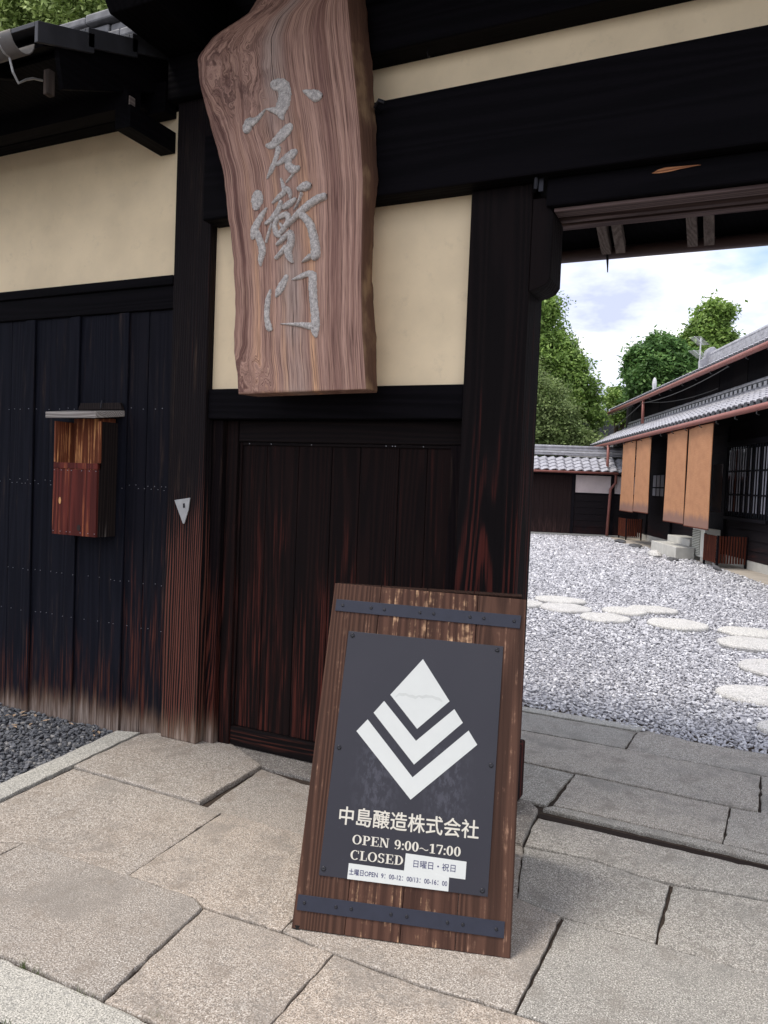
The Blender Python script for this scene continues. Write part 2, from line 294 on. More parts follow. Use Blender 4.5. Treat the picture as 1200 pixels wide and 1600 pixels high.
def slabm():
    """figured slab wood; u follows the edges of the board, v runs up it in metres"""
    s = M('figured_plank_wood', .62, .3); uv = s.obj(False, True); X = s.xyz(uv); u, v = X[0], X[1]
    def comb(a, b, c=0.0):
        q = s.n('ShaderNodeCombineXYZ'); s.put(a, q.inputs[0]); s.put(b, q.inputs[1]); s.put(c, q.inputs[2]); return q.outputs[0]
    top = s.math('MULTIPLY', s.ramp(v, 1.05, 1.65), s.ramp(u, .62, .25))              # burl swirl near the shoulder
    wob = s.math('SUBTRACT', s.noise(uv, (2.0, .9, 1), 3, .45), .5); wob2 = s.math('SUBTRACT', s.noise(uv, (7, 5, 1), 3, .6), .5)
    uu = s.math('ADD', s.math('ADD', u, s.math('MULTIPLY', wob, .07)), s.math('MULTIPLY', top, s.math('ADD', s.math('MULTIPLY', wob, .8), s.math('MULTIPLY', wob2, .20))))
    foot = s.math('MULTIPLY', s.ramp(v, .26, .0), s.ramp(u, .36, .04)); uu = s.math('ADD', uu, s.math('MULTIPLY', foot, s.math('ADD', .14, s.math('MULTIPLY', wob2, .9))))
    vv = s.math('ADD', v, s.math('MULTIPLY', top, s.math('MULTIPLY', wob2, .5)))
    cc = comb(uu, vv)
    broad = s.noise(cc, (9, .30, 1), 2, .5); band = s.noise(cc, (26, .22, 1), 6, .72); fine = s.noise(cc, (150, 3.0, 1), 4, .65); hair = s.noise(cc, (330, 5, 1), 2, .6)
    big = s.noise(uv, (2.3, 1.5, 1), 3, .5)
    b = s.mix(s.ramp(band, .30, .70), (.24, .12, .092), (.62, .385, .30))
    b = s.mix(s.math('MULTIPLY', s.ramp(broad, .45, .68), s.math('MULTIPLY', s.ramp(v, 1.55, .7), s.math('MULTIPLY', s.ramp(u, .10, .25), s.ramp(u, .84, .68)))), b, (.80, .46, .27))
    b = s.mix(s.math('MULTIPLY', s.ramp(s.math('ABSOLUTE', s.math('SUBTRACT', uu, .47)), .02, .15, 1, 0), s.ramp(big, .35, .6, .15, .75)), b, (.50, .39, .34))  # greyed heart
    b = s.mix(s.ramp(s.math('ABSOLUTE', s.math('SUBTRACT', uu, .075)), .004, .030, .75, 0), b, (.085, .022, .020))  # dark seam by the left edge
    b = s.mix(s.ramp(s.math('ABSOLUTE', s.math('SUBTRACT', uu, .80)), .0, .05, .45, 0), b, (.16, .065, .058))
    b = s.mix(s.math('MULTIPLY', top, s.ramp(s.noise(cc, (7, 6, 1), 4, .65), .48, .62, 0, .8)), b, (.075, .028, .026))
    b = s.mix(s.math('MULTIPLY', top, s.ramp(s.noise(cc, (5, 4, 1), 4, .65), .50, .68, 0, .7)), b, (.36, .20, .145))
    b = s.mix(s.ramp(fine, .36, .52, .75, 0), b, (.085, .035, .026))
    b = s.mix(s.ramp(fine, .54, .68, 0, .6), b, (.56, .36, .25))
    b = s.mix(s.ramp(hair, .34, .46, .6, 0), b, (.09, .04, .03))
    cr = s.math('MULTIPLY', s.ramp(s.math('ABSOLUTE', s.math('SUBTRACT', uu, .474)), .0015, .0045, 1, 0), s.ramp(s.noise(uv, (1, 3.5, 1), 1), .44, .52))
    b = s.mix(cr, b, (.03, .015, .012))
    s.col(b); s.bump(s.math('SUBTRACT', s.math('ADD', s.math('MULTIPLY', band, .8), s.math('MULTIPLY', fine, .7)), cr), .55, .006); return s.m
m_slab = slabm()
def barkm():
    s = M('board_bark_edge', .8, .2); co = s.obj(); n = s.noise(co, (20, 30, 3), 5, .7); p = s.noise(co, (8, 8, 4), 4)
    b = s.mix(n, (.05, .022, .018), (.20, .105, .065)); b = s.mix(s.ramp(p, .5, .7, 0, .8), b, (.32, .20, .11)); s.col(b); s.bump(n, 1, .01); return s.m
m_barkedge = barkm()
def leafm(name, a, b, c):
    s = M(name, .55, .35); g = s.n('ShaderNodeNewGeometry').outputs['Random Per Island']
    n = s.noise(s.pos(), 1.5, 3); q = s.mix(g, a, b); q = s.mix(s.ramp(n, .42, .60, 0, .75), q, tuple(x*.7 for x in c)); s.col(q)
    t = s.n('ShaderNodeBsdfTranslucent'); s.L(q, t.inputs[0]); mx_ = s.n('ShaderNodeMixShader'); mx_.inputs[0].default_value = .35
    s.L(s.b.outputs[0], mx_.inputs[1]); s.L(t.outputs[0], mx_.inputs[2]); s.L(mx_.outputs[0], s.o.inputs[0]); return s.m
m_leafy = leafm('bright_leaves', (.28, .38, .10), (.58, .70, .28), (.20, .30, .07))
m_leafg = leafm('green_leaves', (.16, .28, .055), (.40, .55, .15), (.15, .26, .05))
m_leafd = leafm('deep_green_leaves', (.09, .21, .055), (.24, .40, .12), (.08, .18, .05))
m_leafp = leafm('pine_leaves', (.18, .27, .08), (.38, .47, .19), (.20, .27, .10))

# ================================================================== SETTING
g = box('ground', -300, 300, -100, 500, -.5, -.10, m_ground); g['kind'] = 'structure'
# gravel beds (thin sheets under the loose stones)
def sheet(name, pts, z, th, mat, kind='structure'):
    o = MB().prism([(p[0], p[1], z-th) for p in pts], (0, 0, th)).build(name, mat); o['kind'] = kind; return o
s_az = R(110.8); U = Vector((math.cos(s_az), math.sin(s_az), 0)); Nn = Vector((-math.sin(s_az), math.cos(s_az), 0)); O = Vector((.487, 16.255, 0))
def hw(s, n, z=0.0): return O+U*s+Nn*n+Vector((0, 0, z))
yard = [(-9.5, 5.02), (-.55, 5.02), (3.5, 4.62), (6.5, 4.6), hw(-8, 1.0), hw(9.9, .9), hw(9.9, 7)]
sheet('courtyard_gravel_bed', yard, -.018, .08, m_gbase)
sheet('wall_gravel_bed', [(-9, .9), (-3.05, 2.0), (-3.0, 3.6), (-9, 3.6)], -.05, .045, m_gdbase)
kz = [onz(*p) for p in ((-300, 1364), (0, 1228), (183, 1145))]
sheet('paving_bed', [(-3.2, .3), (3.6, .3), (3.6, 5.0), (-2.6, 5.3), (-3.1, 3.45), kz[2], kz[1], kz[0]], -.014, .074, m_mort)

pave = thing('pavement', None, None, (0, 0, 0)); pave['kind'] = 'structure'
def slab(pts, name='paving_slab', mat=None, top=0.0, inset=.004, px=True, thick=.07, jit=.0022):
    P = [onz(*p) if px else Vector((*p, 0)) for p in pts]
    a = sum(P[i].x*P[(i+1) % len(P)].y-P[(i+1) % len(P)].x*P[i].y for i in range(len(P)))
    if a < 0: P.reverse()
    ring = []
    for i, p in enumerate(P):
        q = P[(i+1) % len(P)]; k = max(1, int((q-p).length/.035)); e = (q-p).normalized() if (q-p).length > 0 else Vector((1, 0, 0)); nn = Vector((-e.y, e.x, 0))
        for j in range(k):
            t = j/k; f = 0 if j == 0 else 1
            ring.append(p.lerp(q, t)+nn*(random.gauss(0, jit)*f))
    n = len(ring); c = sum(ring, Vector())/n
    def ins(p, i, d):
        a, b = ring[i-1], ring[(i+1) % n]; e = (b-a).normalized(); return p+Vector((-e.y, e.x, 0))*d
    tx, ty = random.gauss(0, .0015), random.gauss(0, .0015); dz = top+random.uniform(-.002, .002)
    def zz(p): return dz+(p.x-c.x)*tx+(p.y-c.y)*ty
    V = []
    for d, h in ((.0015, -thick), (.0015, -.007), (inset*.35+.0015, -.0018), (inset+.006, 0)):
        for i, p in enumerate(ring):
            q = ins(p, i, d*(1+random.uniform(-.2, .2))); V.append((q.x, q.y, (zz(p) if h > -thick else top)+h))
    F = [(r*n+i, r*n+(i+1) % n, (r+1)*n+(i+1) % n, (r+1)*n+i) for r in range(3) for i in range(n)]+[tuple(range(3*n, 4*n))]
    return part(name, V, F, mat or m_gran, pave)
slab([(219, 1150), (262, 1146), (352, 1158), (402, 1193), (408, 1199), (312, 1256), (115, 1199)], top=.014, inset=.010, thick=.085)
slab([(-122, 1311), (115, 1200), (312, 1256), (348, 1267), (199, 1368), (38, 1316)])
slab([(-300, 1400), (-122, 1311), (37, 1317), (-200, 1432)])
slab([(-160, 1418), (38, 1317), (199, 1368), (306, 1405), (316, 1419), (161, 1560), (0, 1491)], top=.003)
slab([(-190, 1409), (0, 1493), (161, 1562), (245, 1600), (640, 1775), (560, 1850), (0, 1590), (-200, 1500)], mat=m_granw, top=-.004)
slab([(318, 1418), (440, 1456), (521, 1489), (420, 1602), (330, 1700), (242, 1596), (163, 1563)])
slab([(349, 1268), (460, 1299), (572, 1325), (440, 1454), (318, 1416), (306, 1404), (199, 1368)])
slab([(318, 1262), (409, 1200), (470, 1222), (800, 1292), (818, 1322), (808, 1402), (572, 1325), (460, 1299)], top=-.006)
slab([(573, 1326), (808, 1403), (877, 1432), (804, 1582), (640, 1533), (522, 1489), (441, 1454)])
slab([(522, 1491), (640, 1535), (803, 1584), (860, 1602), (760, 1790), (480, 1790), (332, 1700), (421, 1603)], top=.001)
slab([(881, 1436), (923, 1446), (1022, 1475), (1165, 1517), (1400, 1585), (1400, 1760), (864, 1603), (807, 1584)], top=.002, mat=m_granr)
slab([(818, 1322), (920, 1342), (1004, 1370), (1046, 1383), (1024, 1474), (923, 1445), (878, 1431), (808, 1403)], top=-.002, mat=m_granr)
slab([(1051, 1383), (1200, 1408), (1500, 1462), (1500, 1612), (1165, 1516), (1027, 1475)], top=.002, mat=m_granr)
slab([(841, 1278), (1200, 1360), (1500, 1429), (1500, 1460), (1200, 1407), (1049, 1380), (1004, 1369), (920, 1341), (820, 1320), (832, 1290)], top=.004, mat=m_granr)
slab([(852, 1262), (864, 1260), (1126, 1319), (1200, 1337), (1500, 1405), (1500, 1417), (1200, 1347), (848, 1265)], name='threshold_rail', top=.004, mat=m_granr, inset=.004)
slab([(650, 1158), (829, 1193), (897, 1209), (853, 1258), (640, 1205)], mat=m_granr)
slab([(899, 1209), (1140, 1261), (1128, 1317), (864, 1258)], top=.002, mat=m_granr)
slab([(1142, 1261), (1200, 1271), (1500, 1335), (1500, 1400), (1130, 1317)], mat=m_granr)
slab([(640, 1110), (822, 1142), (976, 1170), (1188, 1212), (1185, 1268), (1140, 1259), (829, 1192), (650, 1157)], mat=m_granr)
slab([(1190, 1212), (1500, 1272), (1500, 1332), (1188, 1269)], mat=m_granr)
slab([(640, 1078), (820, 1112), (994, 1143), (976, 1169), (822, 1141), (640, 1109)], mat=m_granr)
slab([(996, 1143), (1016, 1140), (1083, 1158), (1200, 1178), (1500, 1228), (1500, 1270), (1190, 1211), (978, 1170)], mat=m_granr)
slab([(600, 1065), (820, 1104), (1014, 1137), (994, 1142), (820, 1111), (600, 1072)], name='kerb_stone', mat=m_granw, top=.004, inset=.004)
slab([(0, 1226), (183, 1143), (219, 1146), (0, 1251), (-300, 1398), (-300, 1362)], name='kerb_stone', mat=m_granw, top=.006)
slab([(-2.62, 3.31), (-2.10, 3.235), (-1.26, 3.24), (-1.26, 3.60), (-2.62, 3.60)], name='sill_stone', mat=m_granc, top=.004, px=False)
slab([(700, 1232), (830, 1256), (841, 1267), (831, 1289), (817, 1321), (700, 1290)], name='plinth_stone', mat=m_granc, top=.012, inset=.012)
m_groove = simple('rusty_dark_groove', (.018, .012, .010), .8, .1)  # rust-dark colour of the sliding door channel
gq = [onz(*p) for p in ((843, 1270), (1500, 1422), (1500, 1431), (841, 1276))]; MB().prism([(p.x, p.y, -.03) for p in gq][::-1], (0, 0, .026)).build('groove_rail', m_groove, pave)

# loose stones
def stones(name, pts, size, mat, label=None):
    me = bpy.data.meshes.new(name); me.vertices.add(len(pts)); me.vertices.foreach_set('co', np.asarray(pts, dtype=np.float32).ravel())
    a = me.attributes.new('sz', 'FLOAT_VECTOR', 'POINT'); a.data.foreach_set('vector', np.asarray(size, dtype=np.float32).ravel())
    r = me.attributes.new('rt', 'FLOAT_VECTOR', 'POINT'); rr = np.stack([rng.normal(0, .45, len(pts)), rng.normal(0, .45, len(pts)), rng.uniform(0, 6.28, len(pts))], 1).astype(np.float32)
    r.data.foreach_set('vector', rr.ravel()); me.update()
    o = link(bpy.data.objects.new(name, me)); o['kind'] = 'stuff'
    if label: o['label'] = label
    ng = bpy.data.node_groups.new(name, 'GeometryNodeTree')
    ng.interface.new_socket('Geometry', in_out='INPUT', socket_type='NodeSocketGeometry'); ng.interface.new_socket('Geometry', in_out='OUTPUT', socket_type='NodeSocketGeometry')
    N_ = ng.nodes.new; i = N_('NodeGroupInput'); ou = N_('NodeGroupOutput')
    ico = N_('GeometryNodeMeshIcoSphere'); ico.inputs['Radius'].default_value = 1; ico.inputs['Subdivisions'].default_value = 1
    sp = N_('GeometryNodeSetPosition'); nz = N_('ShaderNodeTexNoise'); nz.inputs['Scale'].default_value = 1.1
    sb = N_('ShaderNodeVectorMath'); sb.operation = 'SUBTRACT'; sb.inputs[1].default_value = (.5, .5, .5)
    ng.links.new(nz.outputs['Color'], sb.inputs[0]); sc_ = N_('ShaderNodeVectorMath'); sc_.operation = 'SCALE'; sc_.inputs['Scale'].default_value = 1.5
    ng.links.new(sb.outputs[0], sc_.inputs[0]); ng.links.new(ico.outputs[0], sp.inputs[0]); ng.links.new(sc_.outputs[0], sp.inputs['Offset'])
    mt = N_('GeometryNodeSetMaterial'); mt.inputs['Material'].default_value = mat; ng.links.new(sp.outputs[0], mt.inputs[0])
    ip = N_('GeometryNodeInstanceOnPoints'); ng.links.new(i.outputs[0], ip.inputs['Points']); ng.links.new(mt.outputs[0], ip.inputs['Instance'])
    for nm, sk in (('sz', 'Scale'), ('rt', 'Rotation')):
        na = N_('GeometryNodeInputNamedAttribute'); na.data_type = 'FLOAT_VECTOR'; na.inputs['Name'].default_value = nm; ng.links.new(na.outputs[0], ip.inputs[sk])
    ng.links.new(ip.outputs[0], ou.inputs[0]); md = o.modifiers.new('stones', 'NODES'); md.node_group = ng; me.materials.append(mat); return o
def inpoly(P, poly):
    x, y = P[:, 0], P[:, 1]; r = np.zeros(len(P), bool); n = len(poly)
    for i in range(n):
        x0, y0, x1, y1 = poly[i][0], poly[i][1], poly[(i+1) % n][0], poly[(i+1) % n][1]
        c = (y0 > y) != (y1 > y)
        with np.errstate(all='ignore'): r ^= c & (x < (x1-x0)*(y-y0)/(y1-y0+1e-12)+x0)
    return r
def scatter(x0, x1, y0, y1, sp):
    X, Y = np.meshgrid(np.arange(x0, x1, sp), np.arange(y0, y1, sp)); P = np.stack([X.ravel(), Y.ravel()], 1); return P+rng.uniform(-.6*sp, .6*sp, P.shape)
PS, SZ = [], []
edge_px = [(960, 843), (975, 849), (1000, 853), (1040, 862), (1065, 870), (1130, 890), (1200, 915), (1300, 955), (1500, 1040)]
edge_w = [onz(*p) for p in edge_px]
grav_poly = [(-9.5, 5.1), (-1.9, 5.17), (-1.28, 5.09), (-.60, 5.02), (-.55, 4.99), (.2, 4.93), (3.5, 4.70), (5, 4.7)]+[(p.x, p.y) for p in reversed(edge_w)]+[hw(9.85, .9)[:2], hw(9.85, 7)[:2]]
for x0, x1, y0, y1, sp, sz in ((-3.2, 2.5, 4.7, 7.6, .021, .0155), (-4.4, 3, 7.6, 11.5, .030, .021), (-6, 4.2, 11.5, 17, .046, .031), (-9, 4, 17, 27, .070, .045)):
    P = scatter(x0, x1, y0, y1, sp); P = P[inpoly(P, grav_poly)]; n = len(P)
    z = rng.uniform(-.022, .004, n)+.012*np.sin(P[:, 0]*1.7+1)*np.sin(P[:, 1]*1.3)
    PS.append(np.c_[P, z]); SZ.append(np.c_[sz*rng.uniform(.6, 1.45, n), sz*rng.uniform(.45, 1.0, n), sz*rng.uniform(.25, .55, n)])
stones('courtyard_gravel', np.concatenate(PS), np.concatenate(SZ), m_grav, 'pale blue-white gravel covering the courtyard')
P = scatter(-6.0, -2.9, 1.6, 3.45, .019); kz = [onz(*p) for p in ((-300, 1362), (0, 1226), (183, 1143))]
P = P[inpoly(P, [(kz[0].x, kz[0].y), (kz[1].x, kz[1].y), (kz[2].x, kz[2].y), (-3.1, 3.40), (-6, 3.40), (-6, 1.6)])]; n = len(P)
stones('dark_gravel', np.c_[P, rng.uniform(-.055, -.030, n)], np.c_[.0135*rng.uniform(.6, 1.5, n), .0135*rng.uniform(.5, 1.1, n), .0135*rng.uniform(.4, .9, n)], m_gravd, 'dark grey crushed gravel beside the black plank wall')

# stepping stones
SS = [(-2.14, 10.10, .38, .30, 'farthest left round stepping stone behind another by the post'), (-1.93, 9.46, .36, .33, 'round stepping stone second from the post, in front of the farthest left one'),
      (-2.50, 9.46, .30, .36, 'stepping stone half hidden by the gate post'), (-1.39, 9.05, .31, .33, 'nearest stone of the middle cluster of three stepping stones'),
      (-1.26, 9.72, .31, .28, 'middle stone of the cluster of three stepping stones'), (-.96, 10.10, .33, .28, 'rear right stone of the middle cluster of three stepping stones'),
      (-.61, 9.16, .38, .36, 'large round stepping stone alone right of the middle cluster'), (.14, 9.12, .36, .31, 'flat stepping stone at the right edge, behind its nearer neighbour'),
      (.14, 8.45, .35, .35, 'thick round stepping stone at the right edge in front of a flat one'), (.30, 7.35, .30, .36, 'tall edged stepping stone cut by the right edge of the photo'),
      (.18, 6.27, .33, .30, 'pale flat stepping stone nearest the paving at right'), (.36, 5.44, .22, .22, 'mossy small round stone touching the paving edge at right')]
for (x, y, rx, ry, lb) in SS:
    n = 36; V = []; ph = [random.uniform(0, 6.28) for _ in range(4)]
    for rr_, z in ((.93, -.05), (1.0, .012), (.985, .026), (.94, .036), (.5, .039)):
        for k in range(n):
            a = k*2*math.pi/n; q = 1+.03*math.sin(2*a+ph[0])+.02*math.sin(3*a+ph[1])+.012*math.sin(7*a+ph[2]); V.append((.90*rx*q*rr_*math.cos(a), .90*ry*q*rr_*math.sin(a), z+.003*math.sin(5*a+ph[3])))
    F = [(r*n+i, r*n+(i+1) % n, (r+1)*n+(i+1) % n, (r+1)*n+i) for r in range(4) for i in range(n)]+[tuple(range(4*n, 5*n))]
    V = [(a+x, b+y, c) for a, b, c in V]
    tag(part('stepping_stone', V, F, m_step), lb, 'stone', 'stepping stones in the courtyard gravel')

# ================================================================== GATE
gate = thing('gate', 'black timber gate with cream plaster panels and an open passage to the courtyard', 'gate', (-1.0, 3.45, 0))
def gp(name, x0, x1, y0, y1, z0, z1, mat, bev=.006, parent=None, label=None):
    p = parent or gate; L = gate.location
    o = box(name, x0-L.x, x1-L.x, y0-L.y, y1-L.y, z0, z1, mat, gate, bev=bev)
    if parent: o.parent = parent; o.location = Vector(o.location)-Vector(parent.location)
    if label: o['label'] = label
    return o
def gmb(mb, name, mat, parent=None, **k):
    L = gate.location; mb.v = [(a-L.x, b-L.y, c-L.z) for a, b, c in mb.v]; o = mb.build(name, mat, gate, **k)
    if parent: o.parent = parent; o.location = Vector(o.location)-Vector(parent.location)
    return o
lp = gp('post', -2.905, -2.655, 3.30, 3.55, .012, 3.70, m_lpost, .008, label='worn reddish post with grey foot')
rp = gp('post', -1.19, -.905, 3.30, 3.55, .29, 2.83, m_rpost, .008, label='broad black post by the passage')
gp('post_foot', -1.205, -.888, 3.285, 3.572, .012, .288, m_rpost, .010)
gmb(MB().prism([(-.904, 3.302, 2.36), (-.86, 3.302, 2.372), (-.83, 3.302, 2.385), (-.812, 3.302, 2.412), (-.812, 3.302, 2.69), (-.848, 3.302, 2.76), (-.904, 3.302, 2.76)], (0, .20, 0)), 'corbel', m_rpost, bev=.004)
gp('lintel', -2.653, 3.4, 3.22, 3.50, 2.832, 3.272, m_beam, .01)
gp('head_beam', -.84, 3.4, 3.275, 3.40, 2.712, 2.829, m_beam, .008)
gp('head_rail', -.81, 3.4, 3.305, 3.385, 2.695, 2.710, m_head, .002)
gp('head_rail', -.81, 3.4, 3.43, 3.465, 2.695, 2.829, m_head, .002)
gp('plaster_strip', -2.653, 3.4, 3.385, 3.45, 3.274, 3.53, m_plast, 0, label='long cream plaster strip over the lintel')
gp('purlin', -2.94, 3.4, 3.25, 3.46, 3.515, 3.74, m_beam, .008)
gp('upper_boards', -2.653, 3.4, 3.39, 3.44, 3.742, 4.9, m_beam, 0)
gp('plaster_panel', -2.653, -1.192, 3.35, 3.40, 1.966, 2.90, m_plast, 0, label='cream plaster panel behind the hanging name board')
gp('middle_beam', -2.653, -1.192, 3.318, 3.45, 1.802, 1.962, m_beam, .006)
for x0 in (-2.95, .75): gmb(MB().prism([(x0, 2.80, 3.80), (x0, 2.80, 4.10), (x0, 4.3, 4.10), (x0, 4.3, 3.745), (x0, 3.0, 3.745), (x0, 2.84, 3.745)][::-1], (.29, 0, 0)), 'roof_arm', m_beamy, bev=.006)
gp('front_purlin', -3.05, 3.4, 2.86, 3.04, 4.102, 4.30, m_beam)
# gate roof: boards, rafters, tiles
def slope(mb, x0, x1, ya, za, yb, zb, th): mb.prism([(x0, ya, za), (x0, yb, zb), (x0, yb, zb+th), (x0, ya, za+th)], (x1-x0, 0, 0))
rf = MB(); slope(rf, -3.10, 3.4, 2.1, 4.02, 3.45, 4.98, .04); slope(rf, -3.10, 3.4, 3.452, 4.975, 4.62, 2.985, .03); ro = gmb(rf, 'roof_boards', m_beamy)
tl = MB(); slope(tl, -3.12, 3.42, 2.06, 4.065, 3.45, 5.05, .06); slope(tl, -3.12, 3.42, 3.452, 5.02, 4.66, 3.02, .05); gmb(tl, 'roof_tiles', m_tiled)
for x in (-2.5, -2.1, -1.7, -1.3, -.9, -.5, -.1, .3, .7, 1.1):
    r_ = MB(); r_.prism([(x, 2.15, 3.96), (x, 2.84, 4.45), (x, 2.84, 4.51), (x, 2.15, 4.02)], (.06, 0, 0)); gmb(r_, 'front_rafter', m_beamy)
for x in (-.825, -.745, -.36, -.275, .12, .20, .6, .68, 1.1, 1.18, -1.35, -1.27):
    r_ = MB(); r_.prism([(x, 3.55, 3.30+.02), (x, 4.56, 2.868), (x, 4.56, 2.925), (x, 3.55, 3.38)], (.052, 0, 0)); gmb(r_, 'rear_rafter', m_raft)
gp('rear_purlin', -1.6, 3.4, 4.20, 4.28, 2.935, 3.0, m_head)
gp('rear_boards', -1.6, 3.4, 3.50, 4.66, 3.40, 3.42, m_beam)
gmb(MB().prism([(-1.6, 3.52, 3.385), (-1.6, 4.62, 2.93), (-1.6, 4.62, 2.95), (-1.6, 3.52, 3.41)], (5, 0, 0)), 'rear_roof_boards', m_beamy)
gmb(MB().tube([(-1.6, 4.62, 2.893), (3.4, 4.62, 2.893)], .036, 14), 'rear_gutter', m_gutb, smooth=True)
gmb(MB().tube([(-.80, 4.56, 2.93), (-.795, 4.58, 2.85), (-.79, 4.58, 2.77)], [.006, .008, .003], 6), 'gutter_spike', m_iron)
gmb(MB().prism([(-.41, 3.2715, 2.792), (-.385, 3.2715, 2.804), (-.36, 3.2715, 2.809), (-.33, 3.2715, 2.807), (-.29, 3.2715, 2.805), (-.24, 3.2715, 2.803), (-.225, 3.2715, 2.800), (-.26, 3.2715, 2.798), (-.30, 3.2715, 2.795), (-.34, 3.2715, 2.790), (-.38, 3.2715, 2.789)][::-1], (0, .0025, 0)), 'scar', wood('raw_orange_wood', (.12, .04, .02), (.55, .25, .12), axis='x'))
# small door between the posts
door = thing('door', None, None, (-1.87+1.0, 3.43-3.45, .008), parent=gate); 
def dp(name, x0, x1, y0, y1, z0, z1, mat, bev=.003):
    return box(name, x0+1.87, x1+1.87, y0-3.43, y1-3.43, z0-.008, z1-.008, mat, door, bev=bev)
gp('jamb', -2.653, -2.582, 3.36, 3.47, .008, 1.80, m_jamb); gp('door_frame', -2.580, -2.505, 3.395, 3.47, .008, 1.80, m_door)
gp('door_head', -2.503, -1.192, 3.40, 3.47, 1.685, 1.80, m_doorx); gp('jamb', -1.262, -1.192, 3.37, 3.47, .034, 1.683, m_jamb)
xs = [-2.503, -2.33, -2.13, -1.93, -1.765, -1.55, -1.40, -1.264]
for i in range(7): dp('plank', xs[i]+.0015, xs[i+1]-.0015, 3.423+random.uniform(-.002, .002), 3.455, .118, 1.683, m_door)
dp('bottom_rail', -2.503, -1.264, 3.405, 3.46, .010, .115, m_doorx, .005)
dp('edge_strip', -2.503, -2.488, 3.412, 3.421, .118, 1.683, m_door); dp('top_strip', -2.486, -1.266, 3.412, 3.4205, 1.668, 1.683, m_doorx)
nb = MB()
for x in (-2.44, -2.30, -2.05, -1.62, -1.585, -1.57, -1.42): nb.box(x, x+.004, 3.408, 3.413, 1.674, 1.678)
nb.v = [(a+1.87, b-3.43, c-.008) for a, b, c in nb.v]; nb.build('door_nails', m_nail, door, kind='stuff')
# latch, hooks
lt = MB().tube([(-.895, 3.285, 2.87), (-.885, 3.262, 2.868), (-.882, 3.256, 2.83), (-.885, 3.262, 2.79), (-.895, 3.285, 2.788)], .010, 8).box(-.872, -.852, 3.265, 3.2745, 2.775, 2.885); gmb(lt, 'latch', m_iron)
gmb(MB().tube([(-1.43, 3.30, 3.514), (-1.43, 3.285, 3.485), (-1.43, 3.30, 3.47), (-1.43, 3.315, 3.482)], .003, 6), 'hook', m_iron)
gmb(MB().tube([(-1.63, 3.22, 3.22), (-1.63, 3.17, 3.22), (-1.60, 3.15, 3.235), (-1.57, 3.15, 3.22)], .009, 8), 'wire_clamp', m_iron)
tp = [ony(x*.2833, 440+y*.2833, 3.296) for x, y in ((965, 1205), (1052, 1192), (1043, 1260), (1020, 1335), (1012, 1335))]
plq = MB().prism([tuple(p) for p in tp][::-1], (0, -.006, 0)); pq = plq.build('bamboo_plaque', m_bright, bev=.001)
# dark slot as a child; the plaque hangs on the post as its own little fitting
tag(pq, 'small bright metal wedge plate nailed to the worn left post', 'plate')
q0 = Vector(pq.location); a = ony(1013*.2833, 440+1235*.2833, 3.288)
sl = MB().tube([(a.x-q0.x, -.0042, a.z-q0.z+.012), (a.x-q0.x+.002, -.0042, a.z-q0.z-.012)], [.0045, .006], 8); sl.build('slot', m_iron, pq)

# ================================================================== LEFT PLANK WALL
wall = thing('plank_wall', 'black board and batten wall with cream plaster above, left of the worn post', 'wall', (-4.9, 3.36, -.05))
WL = wall.location
def wp(name, x0, x1, y0, y1, z0, z1, mat, bev=.003): return box(name, x0-WL.x, x1-WL.x, y0-WL.y, y1-WL.y, z0-WL.z, z1-WL.z, mat, wall, bev=bev)
def wmb(mb, name, mat, **k): mb.v = [(a-WL.x, b-WL.y, c-WL.z) for a, b, c in mb.v]; return mb.build(name, mat, wall, **k)
bx = [-7.3, -6.9, -6.5, -6.1, -5.7, -5.3, -4.9, -4.46, -4.045, -3.665, -3.28, -2.908]
for i in range(len(bx)-1):
    xm = (bx[i]+bx[i+1])/2+random.uniform(-.05, .05)
    for x0, x1 in ((bx[i], xm), (xm, bx[i+1])):
        wp('plank', x0+.001, x1-.001, 3.340+random.uniform(-.002, .002), 3.36, -.048, 2.412, m_board_red if bx[i] > -3.3 else m_board)
    if i: wp('batten', bx[i]-.038, bx[i]+.038, 3.322, 3.337, -.040, 2.410, m_board, .004)
wp('rail', -7.3, -2.908, 3.318, 3.37, 2.414, 2.538, m_beam); wp('cap_rail', -7.3, -2.908, 3.30, 3.37, 2.541, 2.592, m_beam)
wp('plaster_panel', -7.3, -2.908, 3.348, 3.42, 2.594, 3.50, m_plast, 0); wp('wall_beam', -7.3, -2.953, 3.25, 3.345, 3.46, 3.62, m_beam); wp('frieze_board', -7.3, -2.953, 3.36, 3.40, 3.50, 3.98, m_beam)
wp('eave_purlin', -7.3, -3.0, 3.02, 3.12, 3.388, 3.50, m_beam); wp('soffit_board', -7.3, -3.06, 2.66, 3.36, 3.475, 3.495, m_beamy); wp('bracket_arm', -3.06, -2.955, 3.0, 3.346, 3.272, 3.386, m_beamy)
wp('purlin_block', -2.999, -2.99, 3.03, 3.07, 3.40, 3.45, m_raft)
nb = MB()
for z in (1.86, 1.36+.06, 1.40, .86, .60):
    x = -4.6
    while x < -2.93:
        zz_ = z+random.uniform(-.004, .004)
        if all(abs(x-b) > .045 for b in bx): nb.box(x, x+.0035, 3.334, 3.338, zz_, zz_+.0035)
        else: nb.box(x, x+.0035, 3.318, 3.322, zz_, zz_+.0035)
        x += random.choice((.045, .05, .09, .11))
wmb(nb, 'nails', m_nail, kind='stuff')
